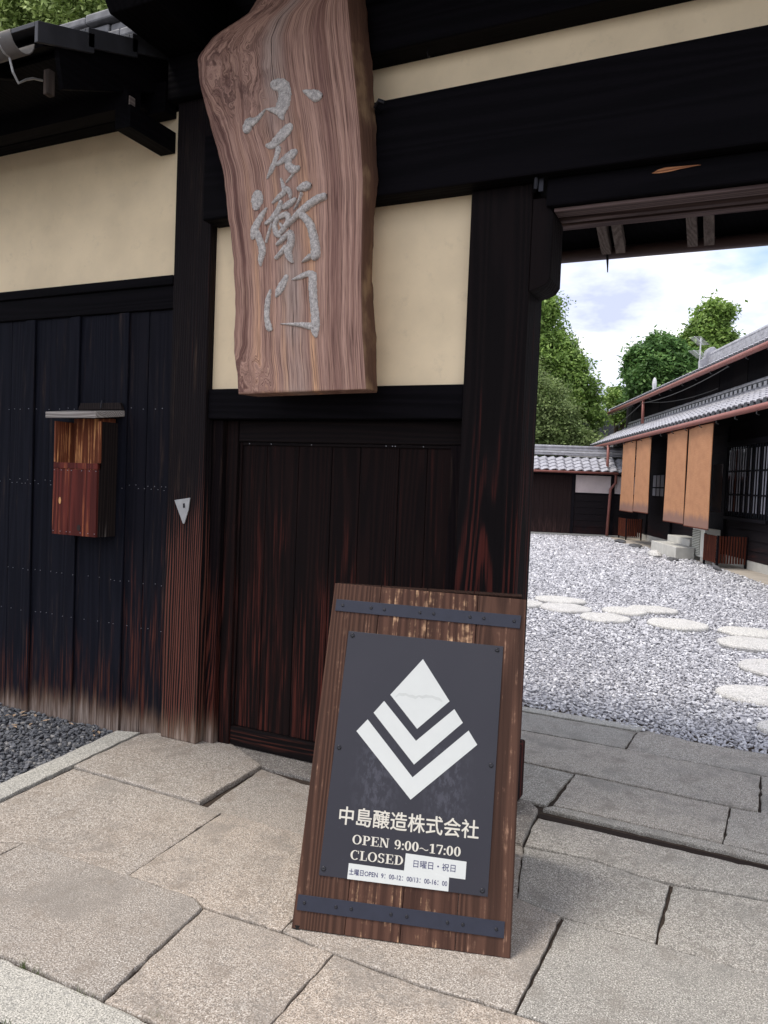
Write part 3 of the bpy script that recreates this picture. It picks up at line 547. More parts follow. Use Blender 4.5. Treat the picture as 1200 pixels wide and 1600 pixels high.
# its small tiled roof
K = .44
def rz(y): return 3.47+K*(y-2.50)
wmb(MB().prism([(-7.3, 2.55, rz(2.55)-.03), (-7.3, 3.9, rz(3.9)-.03), (-7.3, 3.9, rz(3.9)), (-7.3, 2.55, rz(2.55))], (4.24, 0, 0)), 'roof_boards', m_beamy)
wmb(MB().prism([(-3.058, 2.64, rz(2.64)-.23), (-3.058, 3.9, rz(3.9)-.23), (-3.058, 3.9, rz(3.9)+.002), (-3.058, 2.60, rz(2.60)+.002)], (.03, 0, 0)), 'barge_board', m_beamy, bev=.003)
for x in (-3.5, -3.95, -4.4, -4.85, -5.3): wmb(MB().prism([(x, 2.58, rz(2.58)-.10), (x, 3.7, rz(3.7)-.10), (x, 3.7, rz(3.7)-.032), (x, 2.58, rz(2.58)-.032)], (.05, 0, 0)), 'rafter', m_beamy)
for j in range(5):
    y0 = 2.47+j*.29; y1 = y0+.33; a, b = rz(y0)+.045-.00*j, rz(y1)+.018
    t_ = MB().prism([(-3.022, y0, a-.075), (-3.022, y1, b-.075), (-3.022, y1, b+.02), (-3.022, y0, a+.02)], (.022, 0, 0))
    t_.prism([(-3.30, y0, a-.002), (-3.30, y1, b-.002), (-3.30, y1, b+.02), (-3.30, y0, a+.02)], (.277, 0, 0)); wmb(t_, 'verge_tile', m_tiled, bev=.003)
def pant(width, length, tw, ch, **k):
    V, F = [], []; nx = int(width/tw*6); per = 6; nc = int(length/ch); amp = k.get('amp', .028); step = k.get('step', .022)
    for j in range(nc):
        b = len(V)
        for y, dz in ((j*ch, -.012), (j*ch, step), ((j+1)*ch+.01, 0)):
            for i in range(nx+1):
                t = i/per; V.append((i*width/nx, y, amp*(math.sin(2*math.pi*t)+.35*math.sin(4*math.pi*t+.6))+dz))
        for r in (0, 1): F += [(b+r*(nx+1)+i, b+r*(nx+1)+i+1, b+(r+1)*(nx+1)+i+1, b+(r+1)*(nx+1)+i) for i in range(nx)]
    return V, F
def place(V, org, ax, ay, az): return [tuple(Vector(org)+Vector(ax)*x+Vector(ay)*y+Vector(az)*z) for x, y, z in V]
cs = 1/math.hypot(1, K); V, F = pant(3.98, 1.5, .26, .25)
wmb(MB().add(place(V, (-7.3, 2.50, rz(2.5)+.03), (1, 0, 0), (0, cs, K*cs), (0, -K*cs, cs)), F), 'roof_tiles', m_tiled, smooth=True, kind='stuff')
for j in range(6):
    for i in range(14): wp('ridge_tile', -7.3+i*.305+.12*(j % 2), -7.3+i*.305+.298+.12*(j % 2), 3.80-.035*(j % 2)+random.uniform(0, .012), 3.99+.03*(j % 2), 4.10+j*.072, 4.160+j*.072+random.uniform(-.006, .002), m_tiler, .012)
gt = MB(); nseg = 10
for k in range(nseg+1):
    a = math.pi+k*math.pi/nseg; 
    for x in (-7.3, -3.035): gt.v.append((x, 2.42+.06*math.cos(a), 3.43+.068*math.sin(a)))
gt.f = [(2*k, 2*k+1, 2*k+3, 2*k+2) for k in range(nseg)]
go = wmb(gt, 'gutter', m_gutg, smooth=True); so = go.modifiers.new('solid', 'SOLIDIFY'); so.thickness = .006
wmb(MB().tube([(-3.12, 2.36, 3.43)]+[(-3.12, 2.42+.066*math.cos(math.pi+k*math.pi/8), 3.43+.074*math.sin(math.pi+k*math.pi/8)) for k in range(5)]+[(-3.12, 2.44, 3.30), (-3.12, 2.47, 3.265), (-3.12, 2.51, 3.30), (-3.12, 2.55, 3.325), (-3.12, 2.60, 3.34)], .0055, 8), 'gutter_hanger', m_bright)
wmb(MB().box(-3.115, -3.08, 2.60, 2.64, 3.275, 3.39), 'hanger_block', wood('stained_block_wood', (.02, .016, .014), (.13, .10, .085), lin=20, rings=10), bev=.004)

# ================================================================== HANGING NAME BOARD
YF, YB = 3.10, 3.225
left = [ony(x, y, YF) for x, y in ((372, 617), (369, 590), (364.5, 550), (366, 490), (364.5, 412), (356, 345), (352, 300), (347, 270), (333, 213), (322, 177), (312, 140), (307, 90), (333, 55), (385, 22), (400, 0), (425, -60))]
rf_ = [ony(x, y, YF) for x, y in ((573, 608), (567, 520), (565, 430), (567, 330), (568, 280), (562, 190), (554, 110), (548, 40), (544, 0), (540, -60))]
rb_ = [ony(x, y, YB) for x, y in ((592, 606), (590, 520), (584, 440), (587, 345), (593, 290), (590, 200), (584, 100), (577, 40), (574, 0), (570, -60))]
def interp(L): 
    zs = np.array([p.z for p in L]); xs_ = np.array([p.x for p in L]); o_ = np.argsort(zs); return lambda z: float(np.interp(z, zs[o_], xs_[o_]))
fl, fr, fb = interp(left), interp(rf_), interp(rb_)
brd = thing('hanging_name_board', 'tall irregular reddish plank with silver carved characters hanging on the gate', 'sign', (-1.95, 3.16, 1.905))
BL_ = brd.location; NR, NCn = 110, 22; z0, z1 = 1.905, 3.86; V = []; UV = []
def nz2(a, b): return math.sin(a*3.1+b*1.7)+.5*math.sin(a*7.3-b*4.1)+.3*math.sin(a*13+b*9)
for i in range(NR+1):
    z = z0+(z1-z0)*i/NR; xl, xr, xb = fl(z), fr(z), fb(z); zo = z+(.012 if i == 0 else 0)*0
    xl += .0025*nz2(z*6, 1)
    row = [(xl+.035, YB, z, -.06), (xl+.008, YF+.035, z, -.03), (xl, YF+.010, z, .0)]
    for k in range(NCn+1):
        t = k/NCn; x = xl+.006+(xr-xl-.010)*t
        gv = -.010*math.exp(-((t-.10)/.022)**2)*min(1, max(0, (3.0-z)/.4))-.004*math.exp(-((t-.20)/.02)**2)
        row.append((x, YF-gv+.0012*nz2(t*9, z*1.2), z, t))
    row += [(xr+.004, YF+.012, z, 1.0), (xr*.6+xb*.4+.002*nz2(z*9, 2), YF+.05+.004*nz2(z*7, 5), z, 1.1), (xb+.003*nz2(z*8, 3), YB-.02, z, 1.2), (xb-.01, YB, z, 1.25)]
    for (x, y, zq, t) in row: V.append((x-BL_.x, y-BL_.y, zq-BL_.z+(.012*max(0, min(1, t)) if i == 0 else 0))); UV.append((t, z-z0))
nc = len(row); F = [(i*nc+k, i*nc+k+1, (i+1)*nc+k+1, (i+1)*nc+k) for i in range(NR) for k in range(nc)if k < nc-1]
F += [(i*nc, (i+1)*nc, (i+1)*nc+nc-1, i*nc+nc-1) for i in range(NR)]
F += [tuple(range(nc))[::-1], tuple(range(NR*nc, (NR+1)*nc))]
me = bpy.data.meshes.new('plank'); me.from_pydata(V, [], F); me.materials.append(m_slab); me.materials.append(m_barkedge)
uvl = me.uv_layers.new(name='UVMap')
for p in me.polygons:
    p.use_smooth = len(p.vertices) == 4
    for li in p.loop_indices: uvl.data[li].uv = UV[me.loops[li].vertex_index]
    if len(p.vertices) == 4 and min(UV[v_][0] for v_ in p.vertices) >= .999: p.material_index = 1
po = link(bpy.data.objects.new('plank', me), brd)
# brush strokes: (x, y, half width) in a 1/0.15 scale tracing of the board
def brush(mb, st, ox, oy, h):
    P = [(ox+x*.15, oy+y*.15, r*.15) for x, y, r in st]; pts = []
    for i in range(len(P)-1):
        a, b = P[i], P[i+1]; p0 = P[i-1] if i else a; p3 = P[i+2] if i+2 < len(P) else b
        for k in range(6):
            t = k/6; pts.append(tuple(.5*((2*a[c])+(-p0[c]+b[c])*t+(2*p0[c]-5*a[c]+4*b[c]-p3[c])*t*t+(-p0[c]+3*a[c]-3*b[c]+p3[c])*t**3) for c in range(3)))
    pts.append(P[-1])
    W = [(ony(x, y, YF), r*YF/FPX*1.30) for x, y, r in pts]
    W = [(p, max(.0015, r)) for p, r in W]
    d0 = (W[0][0]-W[1][0]).normalized(); d1 = (W[-1][0]-W[-2][0]).normalized(); r0, r1 = W[0][1], W[-1][1]
    W = [(W[0][0]+d0*r0*.75, r0*.25), (W[0][0]+d0*r0*.5, r0*.72)]+W+[(W[-1][0]+d1*r1*.5, r1*.72), (W[-1][0]+d1*r1*.75, r1*.25)]
    V = []; prof = [(-1, .004), (-.93, -.55), (-.6, -.92), (0, -1), (.6, -.92), (.93, -.55), (1, .004)]
    for i, (p, r) in enumerate(W):
        t = (W[min(i+1, len(W)-1)][0]-W[max(i-1, 0)][0]); t.y = 0; t.normalize(); s_ = Vector((-t.z, 0, t.x))
        hh = h*min(1, .35+r/.012)
        for a, b in prof:
            q = p+s_*(a*r*(1+.07*nz2(i*.7, a*3))); V.append((q.x-BL_.x, YF+(b*hh if b < 0 else .006)-BL_.y, q.z-BL_.z))
    n = len(prof); F = [(i*n+k, i*n+k+1, (i+1)*n+k+1, (i+1)*n+k) for i in range(len(W)-1) for k in range(n-1)]
    F += [tuple(range(n)), tuple(range((len(W)-1)*n, len(W)*n))[::-1]]
    mb.add(V, F)
A_, B_, C_ = (360, 100), (360, 260), (360, 400)
chars = [
 (A_, [[(455, 215, 50), (540, 230, 68), (570, 300, 72), (560, 390, 76), (535, 470, 72), (535, 540, 38), (550, 575, 14)], [(530, 500, 45), (450, 485, 28), (380, 473, 8)], [(370, 475, 7), (325, 530, 20), (265, 590, 32), (195, 625, 58), (172, 685, 50)], [(765, 285, 12), (830, 310, 38), (895, 335, 55), (930, 338, 42)]]),
 (A_, [[(385, 852, 22), (440, 845, 42), (530, 755, 56), (595, 685, 54), (625, 655, 40)], [(505, 880, 30), (475, 990, 26), (435, 1095, 30), (385, 1195, 8)], [(490, 1050, 18), (560, 1000, 34), (640, 945, 46), (680, 915, 30)], [(615, 980, 34), (605, 1055, 38), (655, 1100, 42), (712, 1085, 26)], [(655, 1150, 12), (585, 1235, 8)]]),
 (B_, [[(282, 300, 60), (280, 360, 72), (272, 420, 48)], [(378, 440, 12), (330, 510, 30), (280, 600, 40), (250, 670, 44), (238, 745, 26)], [(275, 690, 36), (315, 790, 38), (335, 880, 40), (318, 975, 30), (318, 1035, 10)], [(375, 790, 12), (400, 700, 14), (430, 600, 10)],
       [(530, 130, 10), (552, 200, 20), (565, 265, 28), (510, 320, 26), (445, 385, 12)], [(590, 235, 26), (620, 270, 24), (628, 330, 12)], [(372, 600, 16), (440, 545, 30), (505, 450, 32), (530, 370, 20)], [(560, 430, 26), (620, 390, 34), (680, 342, 18)],
       [(495, 545, 24), (465, 620, 26), (485, 700, 30), (520, 730, 20)], [(520, 530, 26), (590, 505, 30), (605, 570, 26), (560, 650, 28), (520, 700, 22)], [(525, 600, 14), (540, 625, 16)],
       [(490, 820, 14), (550, 760, 26), (610, 700, 24)], [(480, 960, 18), (530, 905, 24), (580, 840, 22)], [(630, 695, 34), (635, 790, 38), (605, 880, 42), (625, 960, 30), (652, 1005, 10)],
       [(720, 240, 26), (780, 212, 46), (825, 205, 36)], [(748, 285, 14), (715, 370, 9), (670, 450, 6)], [(600, 625, 14), (690, 520, 30), (790, 430, 38), (900, 350, 38), (985, 315, 34)], [(745, 505, 34), (825, 590, 40), (865, 710, 42), (888, 830, 46), (892, 920, 50), (880, 955, 34)], [(840, 940, 28), (755, 1000, 6)]]),
 (C_, [[(588, 215, 26), (545, 300, 42), (505, 370, 38), (480, 425, 12)], [(420, 355, 10), (395, 450, 28), (383, 560, 30), (383, 660, 30), (405, 745, 36), (425, 765, 22)], [(645, 248, 6), (720, 222, 22), (800, 188, 28), (855, 192, 36)], [(862, 200, 44), (860, 320, 46), (868, 450, 44), (880, 570, 44), (890, 700, 46), (885, 780, 44), (895, 835, 20)], [(850, 735, 36), (760, 720, 26), (640, 712, 14), (525, 708, 4)]])]
for (ox, oy), sts in chars:
    mb = MB()
    for k, st in enumerate(sts): brush(mb, st, ox, oy, .0085+.0006*k)
    mb.build('carved_character', m_silv, brd, smooth=True)
for x_ in (.1, -.3): MB().tube([(x_, .06, 1.90), (x_, .06, 2.30)], .008, 8).build('hanging_rod', m_iron, brd)

# ================================================================== SANDWICH BOARD
BLc, BRc = onz(455, 1450, .005), onz(798, 1497, .005); TH = R(17)
e_ = (BRc-BLc).normalized(); m_ = Vector((-e_.y, e_.x, 0)); bup = Vector((0, 0, 1))*math.cos(TH)+m_*math.sin(TH); bout = e_.cross(bup)   # points to the viewer
sb = bpy.data.objects.new('sandwich_board', None); C.objects.link(sb); sb.location = BLc
tag(sb, 'brown wooden A-frame board with slate plate, white emblem and opening hours', 'signboard')
face = bpy.data.objects.new('front_face', None); link(face, sb)
inn = -bout
face.rotation_euler = Matrix(((e_.x, inn.x, bup.x), (e_.y, inn.y, bup.y), (e_.z, inn.z, bup.z))).to_euler()
# local frame of the face: x along, y into the board, z up the board
def fpoly(name, pts, y0, y1, mat, parent=face, bev=0.0, off=(0, 0, 0)):
    mb = MB().prism([(p[0]-off[0], y0-off[1], p[1]-off[2]) for p in pts][::-1], (0, y1-y0, 0)); return mb.build(name, mat, parent, bev=bev)
def lerp(a, b, t): return (a[0]+(b[0]-a[0])*t, a[1]+(b[1]-a[1])*t)
TLb, TRb, BRb, BLb = (.028, 1.163), (.728, 1.146), (.721, -.002), (0, 0)
ts = [0, .250, .505, .755, 1]
for i in range(4):
    a, b = ts[i], ts[i+1]; g_ = .0012
    fpoly('plank', [lerp(BLb, BRb, a+g_), lerp(BLb, BRb, b-g_), lerp(TLb, TRb, b-g_), lerp(TLb, TRb, a+g_)], 0, .022, m_signw2 if i in (1, 2) else m_signw, bev=.002)
def screw(u, v, y, par, r=.0055, mat=None):
    n = 10; V = []; 
    for rr_, yy in ((1, 0), (1, -.0018), (.55, -.0034), (.4, -.0026)):
        V += [(u+r*rr_*math.cos(k*2*math.pi/n), y+yy, v+r*rr_*math.sin(k*2*math.pi/n)) for k in range(n)]
    F = [(q*n+k, (q+1)*n+k, (q+1)*n+(k+1) % n, q*n+(k+1) % n) for q in range(3) for k in range(n)]+[tuple(range(3*n, 4*n))[::-1]]
    V = [(x-par.location.x, y_-par.location.y, z_-par.location.z) for x, y_, z_ in V]
    return part('screw', V, F, mat or m_screw, par, smooth=True)
st1 = fpoly('strap', [(.040, 1.061), (.708, 1.042), (.712, 1.088), (.041, 1.104)], -.0035, -.0004, m_strap, bev=.0008)
for p in [(.067, 1.083), (.173, 1.080), (.222, 1.077), (.352, 1.075), (.402, 1.074), (.532, 1.071), (.581, 1.070), (.687, 1.067)]: screw(*p, -.0035, st1)
st2 = fpoly('strap', [(.012, .057), (.697, .054), (.698, .103), (.013, .105)], -.0035, -.0004, m_strap, bev=.0008)
for p in [(.037, .082), (.145, .082), (.197, .082), (.330, .081), (.382, .081), (.515, .079), (.565, .079), (.672, .078)]: screw(*p, -.0035, st2)
pl = fpoly('metal_plate', [(.076, .171), (.640, .169), (.654, .976), (.098, .991)], -.0036, -.0004, m_plate, bev=.0008)
pl['label'] = 'slate grey plate with white stacked chevron emblem and Japanese brewery name'
for p in [(.114, .976), (.633, .962), (.104, .586), (.631, .576), (.091, .193), (.622, .186)]: screw(*p, -.0036, pl, .008, m_screw)
plo = tuple(pl.location)
for nm, pts in (('emblem_diamond', [(.372, .672), (.478, .774), (.375, .911), (.269, .779)]),):
    fpoly(nm, pts, -.0046, -.0037, m_white, pl, off=plo)
def chev(name, L):  # L: left top, left bottom, tip bottom, right bottom, right top, inner tip
    mb = MB()
    mb.prism([(p[0]-plo[0], -.0046-plo[1], p[1]-plo[2]) for p in (L[0], L[1], L[2], L[5])], (0, .0009, 0)); mb.prism([(p[0]-plo[0], -.0046-plo[1], p[1]-plo[2]) for p in (L[5], L[2], L[3], L[4])], (0, .0009, 0)); mb.build(name, m_white, pl)
chev('emblem_chevron', [(.249, .756), (.215, .713), (.370, .554), (.528, .706), (.496, .749), (.371, .632)])
chev('emblem_chevron', [(.196, .689), (.160, .646), (.367, .440), (.581, .638), (.549, .682), (.368, .512)])
def textmesh(body, bold):
    c = bpy.data.curves.new('lettering', 'FONT'); c.body = body; c.offset = bold; c.extrude = .01; c.resolution_u = 3
    o = bpy.data.objects.new('lettering', c); C.objects.link(o); bpy.context.view_layer.update()
    dg = bpy.context.evaluated_depsgraph_get(); me = bpy.data.meshes.new_from_object(o.evaluated_get(dg)); bpy.data.objects.remove(o); bpy.data.curves.remove(c); return me
def fit_text(name, body, u0, u1, v0, v1, y, mat, par, bold=.0, tilt=0.0, dup=0.0):
    me = textmesh(body, bold); n = len(me.vertices); a = np.zeros(n*3); me.vertices.foreach_get('co', a); a = a.reshape(-1, 3)
    lo, hi = a.min(0), a.max(0); b = np.zeros_like(a); tx = (a[:, 0]-lo[0])/(hi[0]-lo[0])
    b[:, 0] = u0+tx*(u1-u0); b[:, 2] = v0+(a[:, 1]-lo[1])/(hi[1]-lo[1])*(v1-v0)+tilt*tx; b[:, 1] = y-(a[:, 2]-lo[2])/max(1e-6, hi[2]-lo[2])*.0005
    pl_ = np.array(par.location) if par else 0; b -= pl_; c = np.array([b[:, 0].mean(), b[:, 1].max(), b[:, 2].min()]); b -= c
    if dup:
        bm = bmesh.new(); 
        for k_, (dx, dz) in enumerate(((-dup, 0), (dup, 0), (0, dup*.8), (0, -dup*.8))):
            me.vertices.foreach_set('co', (b+[dx, -.00006*k_, dz]).ravel()); me.update(); bm.from_mesh(me)
        bm.to_mesh(me); bm.free()
    else: me.vertices.foreach_set('co', b.ravel())
    me.materials.clear(); me.materials.append(mat); me.update()
    o = link(bpy.data.objects.new(name, me), par); o.location = c; return o
fit_text('lettering', '中島醸造株式会社', .128, .600, .338, .396, -.0038, m_cream, pl, .0, .001, dup=.00085)
m_smudge = simple('smudge_grey', (.57, .59, .57), .6, .2, .05)
mb = MB(); pv = None
for i in range(15):
    u_ = .288+i*.0118; h1 = .786+.003*math.sin(i*.8)+.002*math.sin(i*2.9)-(.010 if i in (0, 14) else 0); h2 = h1-.006-.005*abs(math.sin(i*.9))
    if pv: mb.add([(pv[0]-plo[0], -.00465-plo[1], pv[2]-plo[2]), (u_-plo[0], -.00465-plo[1], h2-plo[2]), (u_-plo[0], -.00465-plo[1], h1-plo[2]), (pv[0]-plo[0], -.00465-plo[1], pv[1]-plo[2])], [(0, 1, 2, 3)])
    pv = (u_, h1, h2)
mb.build('smudge', m_smudge, pl)
# bold slab serif capitals and figures, drawn stroke by stroke
class G:
    def __init__(s): s.mb = MB(); s.k = 0
    def poly(s, pts, ox, oy, h):
        s.k += 1; d = .00025+.000004*(s.k % 40)
        s.mb.prism([(ox+x*h, -d, oy+y*h) for x, y in pts], (0, d, 0))
    def arc(s, cx, cy, rx, ry, a0, a1, w0, w1, ox, oy, h, n=22):
        for i in range(n):
            a, b = R(a0+(a1-a0)*i/n), R(a0+(a1-a0)*(i+1)/n); q = []
            for t, k in ((a, 1), (b, 1), (b, 0), (a, 0)):
                wx = abs(math.cos(t))*w0+abs(math.sin(t))*w1; f = 1 if k else 0
                q.append((cx+(rx-(0 if f else w0))*math.cos(t), cy+(ry-(0 if f else w1))*math.sin(t)))
            s.poly(q, ox, oy, h)
def rect(x0, y0, x1, y1): return [(x0, y0), (x1, y0), (x1, y1), (x0, y1)]
TK, TN, SE = .19, .075, .06
def glyph(g, ch, ox, oy, h):
    P = lambda pts: g.poly(pts, ox, oy, h); A = lambda *a, **k: g.arc(*a, ox, oy, h, **k)
    if ch in 'O0':
        wd = .86 if ch == 'O' else .60; A(wd/2, .5, wd/2, .52, 0, 360, TK, TN); return wd+.07
    if ch == ' ': return .28
    if ch == ':': P(rect(.04, .0, .20, .17)); P(rect(.04, .5, .20, .67)); return .28
    if ch == '~':
        A(.21, .30, .21, .17, 180, 10, .06, .09, n=10); A(.61, .36, .21, .17, 190, 360, .06, .09, n=10); return .90
    if ch == '1': P(rect(.20, SE, .20+TK, 1.0)); P(rect(.05, 0, .54, SE)); P([(.04, .80), (.20, .86), (.20, .98), (.04, .90)]); return .62
    if ch == '7': P(rect(.02, .88, .58, 1.0)); P([(.18, 0), (.36, 0), (.58, .88), (.47, .88)]); P(rect(.02, .72, .07, .88)); return .64
    if ch == '9': A(.29, .68, .28, .33, 0, 360, .17, TN); A(.24, .45, .34, .46, 30, -90, .17, TN, n=12); P(rect(.06, .02, .16, .16)); return .66
    if ch == 'C': A(.42, .5, .42, .52, 55, 318, TK, TN); P(rect(.70, .66, .76, 1.0)); return .86
    if ch == 'S': A(.30, .74, .27, .28, 20, 265, .16, TN); A(.32, .27, .29, .29, 90, -160, .17, TN); P(rect(.52, .72, .57, 1.0)); P(rect(.03, 0, .08, .3)); return .70
    if ch == 'D': P(rect(.12, SE, .12+TK, 1-SE)); P(rect(0, 0, .40, SE)); P(rect(0, 1-SE, .40, 1)); A(.36, .5, .46, .5, -90, 90, TK, TN, n=14); return .90
    if ch == 'P': P(rect(.12, SE, .12+TK, 1-SE)); P(rect(0, 0, .43, SE)); P(rect(0, 1-SE, .40, 1)); A(.38, .73, .34, .27, -90, 90, TK, TN, n=12); P(rect(.312, .46, .40, .535)); return .79
    if ch == 'E': P(rect(.12, SE, .12+TK, 1-SE)); P(rect(0, 0, .74, SE)); P(rect(0, 1-SE, .70, 1)); P(rect(.312, .46, .52, .53)); P(rect(.50, .36, .56, .64)); P(rect(.68, SE, .74, .30)); P(rect(.64, .74, .70, 1-SE)); return .82
    if ch == 'N': P(rect(.10, SE, .18, 1-SE)); P(rect(.70, 0, .78, 1-SE)); P(rect(0, 0, .28, SE)); P(rect(.60, 1-SE, .88, 1)); P(rect(0, 1-SE, .20, 1)); P([(.12, 1-SE), (.34, 1-SE), (.78, 0), (.60, 0)]); return .94
    if ch == 'L': P(rect(.12, SE, .12+TK, 1-SE)); P(rect(0, 0, .68, SE)); P(rect(0, 1-SE, .42, 1)); P(rect(.62, SE, .68, .34)); return .76
    return .5
def serif(body, u0, u1, v, h, y, mat, par):
    tot = 0; gg = G()
    for ch in body: tot += glyph(G(), ch, 0, 0, 1)
    g = G(); x = 0
    for ch in body: x += glyph(g, ch, x, 0, 1)
    sx = (u1-u0)/(x-.07)
    g.mb.v = [(u0+a*sx-par.location.x, y+b*1.0-par.location.y, v+c*h-par.location.z) for a, b, c in g.mb.v]
    return g.mb.build('lettering', mat, par)
serif('OPEN', .180, .305, .281, .029, -.0038, m_cream, pl)
serif('9:00~17:00', .3235, .545, .280, .029, -.0038, m_cream, pl)
serif('CLOSED', .178, .357, .2325, .029, -.0038, m_cream, pl)
k1 = fpoly('sticker', [(.362, .215), (.565, .213), (.566, .267), (.364, .271)], -.0045, -.0037, m_white)
k1['label'] = 'white sticker reading Sundays and holidays'
fit_text('lettering', '日曜日・祝日', .392, .531, .231, .254, -.0046, m_ink, k1, .0, 0)
k2 = fpoly('sticker', [(.174, .171), (.512, .171), (.512, .2155), (.175, .220)], -.0049, -.0041, m_white)
k2['label'] = 'long white sticker with Saturday opening hours'
fit_text('lettering', '土曜日OPEN  9：00-12：00/13：00-16：00', .178, .507, .185, .204, -.0050, m_ink, k2, .005, 0)
bk = bpy.data.objects.new('back_face', None); link(bk, sb)
bup2 = Vector((0, 0, 1))*math.cos(TH)-m_*math.sin(TH); out2 = bup2.cross(e_)*-1
topc = bup*1.15; bk.location = topc+m_*.03-bup2*1.15+Vector((0, 0, .0)); out2 = e_.cross(bup2)
bk.rotation_euler = Matrix(((e_.x, -out2.x, bup2.x), (e_.y, -out2.y, bup2.y), (e_.z, -out2.z, bup2.z))).to_euler()
for i in range(4): box('plank', .026+i*.172, .026+i*.172+.170, 0, .022, .004, 1.152, m_signb, bk, bev=.002)
for p in (Vector((.012, 0, 0)), ):
    c0 = e_*.02+m_*.012; MB().tube([(c0.x, c0.y, -.006), (c0.x, c0.y, .010)], .013, 10).build('rubber_foot', m_rubber, sb)

# ================================================================== LETTER BOX ON THE WALL
lb = thing('letter_box', 'open fronted red-brown wooden letter box under a grey weathered lid', 'box', (-3.40, 3.25, 1.115))
LB = lb.location
def lbp(name, x0, x1, y0, y1, z0, z1, mat, bev=.002): return box(name, x0-LB.x, x1-LB.x, y0-LB.y, y1-LB.y, z0-LB.z, z1-LB.z, mat, lb, bev=bev)
yf = 3.17
for i, (a, b) in enumerate(((-3.645, -3.520), (-3.518, -3.300))): lbp('front_board', a, b, yf, yf+.014, 1.118, 1.500, m_boxw)
lbp('front_lip', -3.645, -3.300, yf+.001, yf+.03, 1.502, 1.536, m_boxw)
lbp('side_board', -3.645, -3.632, yf+.016, 3.319, 1.118, 1.775, m_boxi); lbp('side_board', -3.316, -3.300, yf+.016, 3.319, 1.118, 1.775, m_boxs)
lbp('side_board', -3.300, -3.288, yf+.001, yf+.018, 1.538, 1.775, m_boxi); lbp('side_board', -3.645, -3.633, yf+.001, yf+.015, 1.538, 1.775, m_boxi)
lbp('back_board', -3.630, -3.318, 3.300, 3.3195, 1.118, 1.80, m_boxi); lbp('bottom_board', -3.630, -3.318, yf+.016, 3.298, 1.118, 1.130, m_boxs)
lid = MB().prism([(-3.715, yf-.03, 1.790), (-3.715, 3.319, 1.815), (-3.715, 3.319, 1.850), (-3.715, yf-.03, 1.826)], (.465, 0, 0)); lid.v = [(a-LB.x, b-LB.y, c-LB.z) for a, b, c in lid.v]
lid.v = [(a+(.03 if b < -.05 and a < 0 else 0)-(.04 if b < -.05 and a > 0 else 0), b, c+.004*math.sin(a*40)) for a, b, c in lid.v]; lid.build('lid', m_grey, lb, bev=.003)
bb = MB().prism([(-3.60, 3.298, 1.852), (-3.58, 3.298, 1.892), (-3.27, 3.298, 1.892), (-3.25, 3.298, 1.852)], (0, .019, 0)); bb.v = [(a-LB.x, b-LB.y, c-LB.z) for a, b, c in bb.v]; bb.build('back_plate', m_boxs, lb, bev=.002)
MB().tube([(-.0, 3.29-LB.y, 1.905-LB.z), (.0, 3.285-LB.y, 1.88-LB.z), (.003, 3.28-LB.y, 1.862-LB.z)], .004, 6).build('hook', m_iron, lb)
nb = MB()
for z in (1.49, 1.135):
    for x in (-3.636, -3.58, -3.53, -3.50, -3.42, -3.36, -3.31): nb.box(x-LB.x, x+.004-LB.x, yf-.002-LB.y, yf+.001-LB.y, z-LB.z, z+.004-LB.z)
nb.build('nails', m_nail, lb, kind='stuff')
def disc(x, z, rx, rz_, y, nm, mat): MB().prism([(x+rx*math.cos(a*.5236)-LB.x, y-LB.y, z+rz_*math.sin(a*.5236)-LB.z) for a in range(12)], (0, .004, 0)).build(nm, mat, lb)
disc(-3.585, 1.315, .009, .020, yf-.002, 'knot', simple('pale_orange_knot', (.62, .33, .13), .6)); disc(-3.43, 1.165, .014, .018, yf-.002, 'knot', simple('dark_knot', (.02, .01, .008), .6))

# ================================================================== MAIN HOUSE
house = thing('main_house', 'long two storey black timber house with grey tiled eaves right of the courtyard', 'house', tuple(O), s_az)
def hb(name, s0, s1, n0, n1, z0, z1, mat, parent=None, bev=0.0, kind=None): return box(name, s0, s1, n0, n1, z0, z1, mat, parent or house, bev=bev, kind=kind)
S0, S1 = -9.0, 14.2
hb('plinth', S0, S1, -.4, .03, 0, .19, m_conc)
hb('wall', S0, S1, -.4, 0, .19, 3.30, m_hdark); hb('upper_wall', S0, S1, -6, -.55, 3.30, 4.75, m_hdark)
k = .20
while k < 2.9:
    h_ = .205; MB().prism([(S0, .004, k), (S0, .034, k), (S0, .014, k+h_-.004), (S0, .004, k+h_-.004)], (S1-S0, 0, 0)).build('clapboard', m_clap, house); k += h_
for s in (-4, -1.6, 2.25, 3.95, 6.2, 8.7): hb('pillar', s, s+.13, .036, .09, .19, 3.0, m_hdark)
# upper wall boards and battens
for i in range(26): hb('upper_board', S0+.3+i*.9, S0+.3+i*.9+.88, -.548, -.53+.006*(i % 2), 3.62, 4.70, m_clap if i % 2 else m_hdark)
# lattice window
win = hb('window', .02, 2.15, .036, .060, 1.05, 2.55, m_glass)
def wb(nm, s0, s1, n0, n1, z0, z1, mat): 
    o = box(nm, s0-win.location.x, s1-win.location.x, n0-win.location.y, n1-win.location.y, z0-1.05, z1-1.05, mat, win); return o
wb('sill', -.1, 2.3, .061, .15, .98, 1.048, m_hdark); wb('frame', -.1, 2.3, .061, .14, 2.552, 2.66, m_hdark)
for i in range(16):
    s = .12+i*.13; wb('paper_pane', s+.035, s+.10, .062, .066, 1.16, 2.48, m_shoji if i in (0, 1, 3, 4, 6, 8, 10, 11, 13, 14) else m_slat if i == 12 else m_glass)
for i in range(17): wb('lattice_bar', .10+i*.13, .135+i*.13, .068, .078, 1.05, 2.55, m_hdark)
for z in (1.5, 2.0): wb('cross_bar', .05, 2.15, .079, .086, z, z+.035, m_hdark)
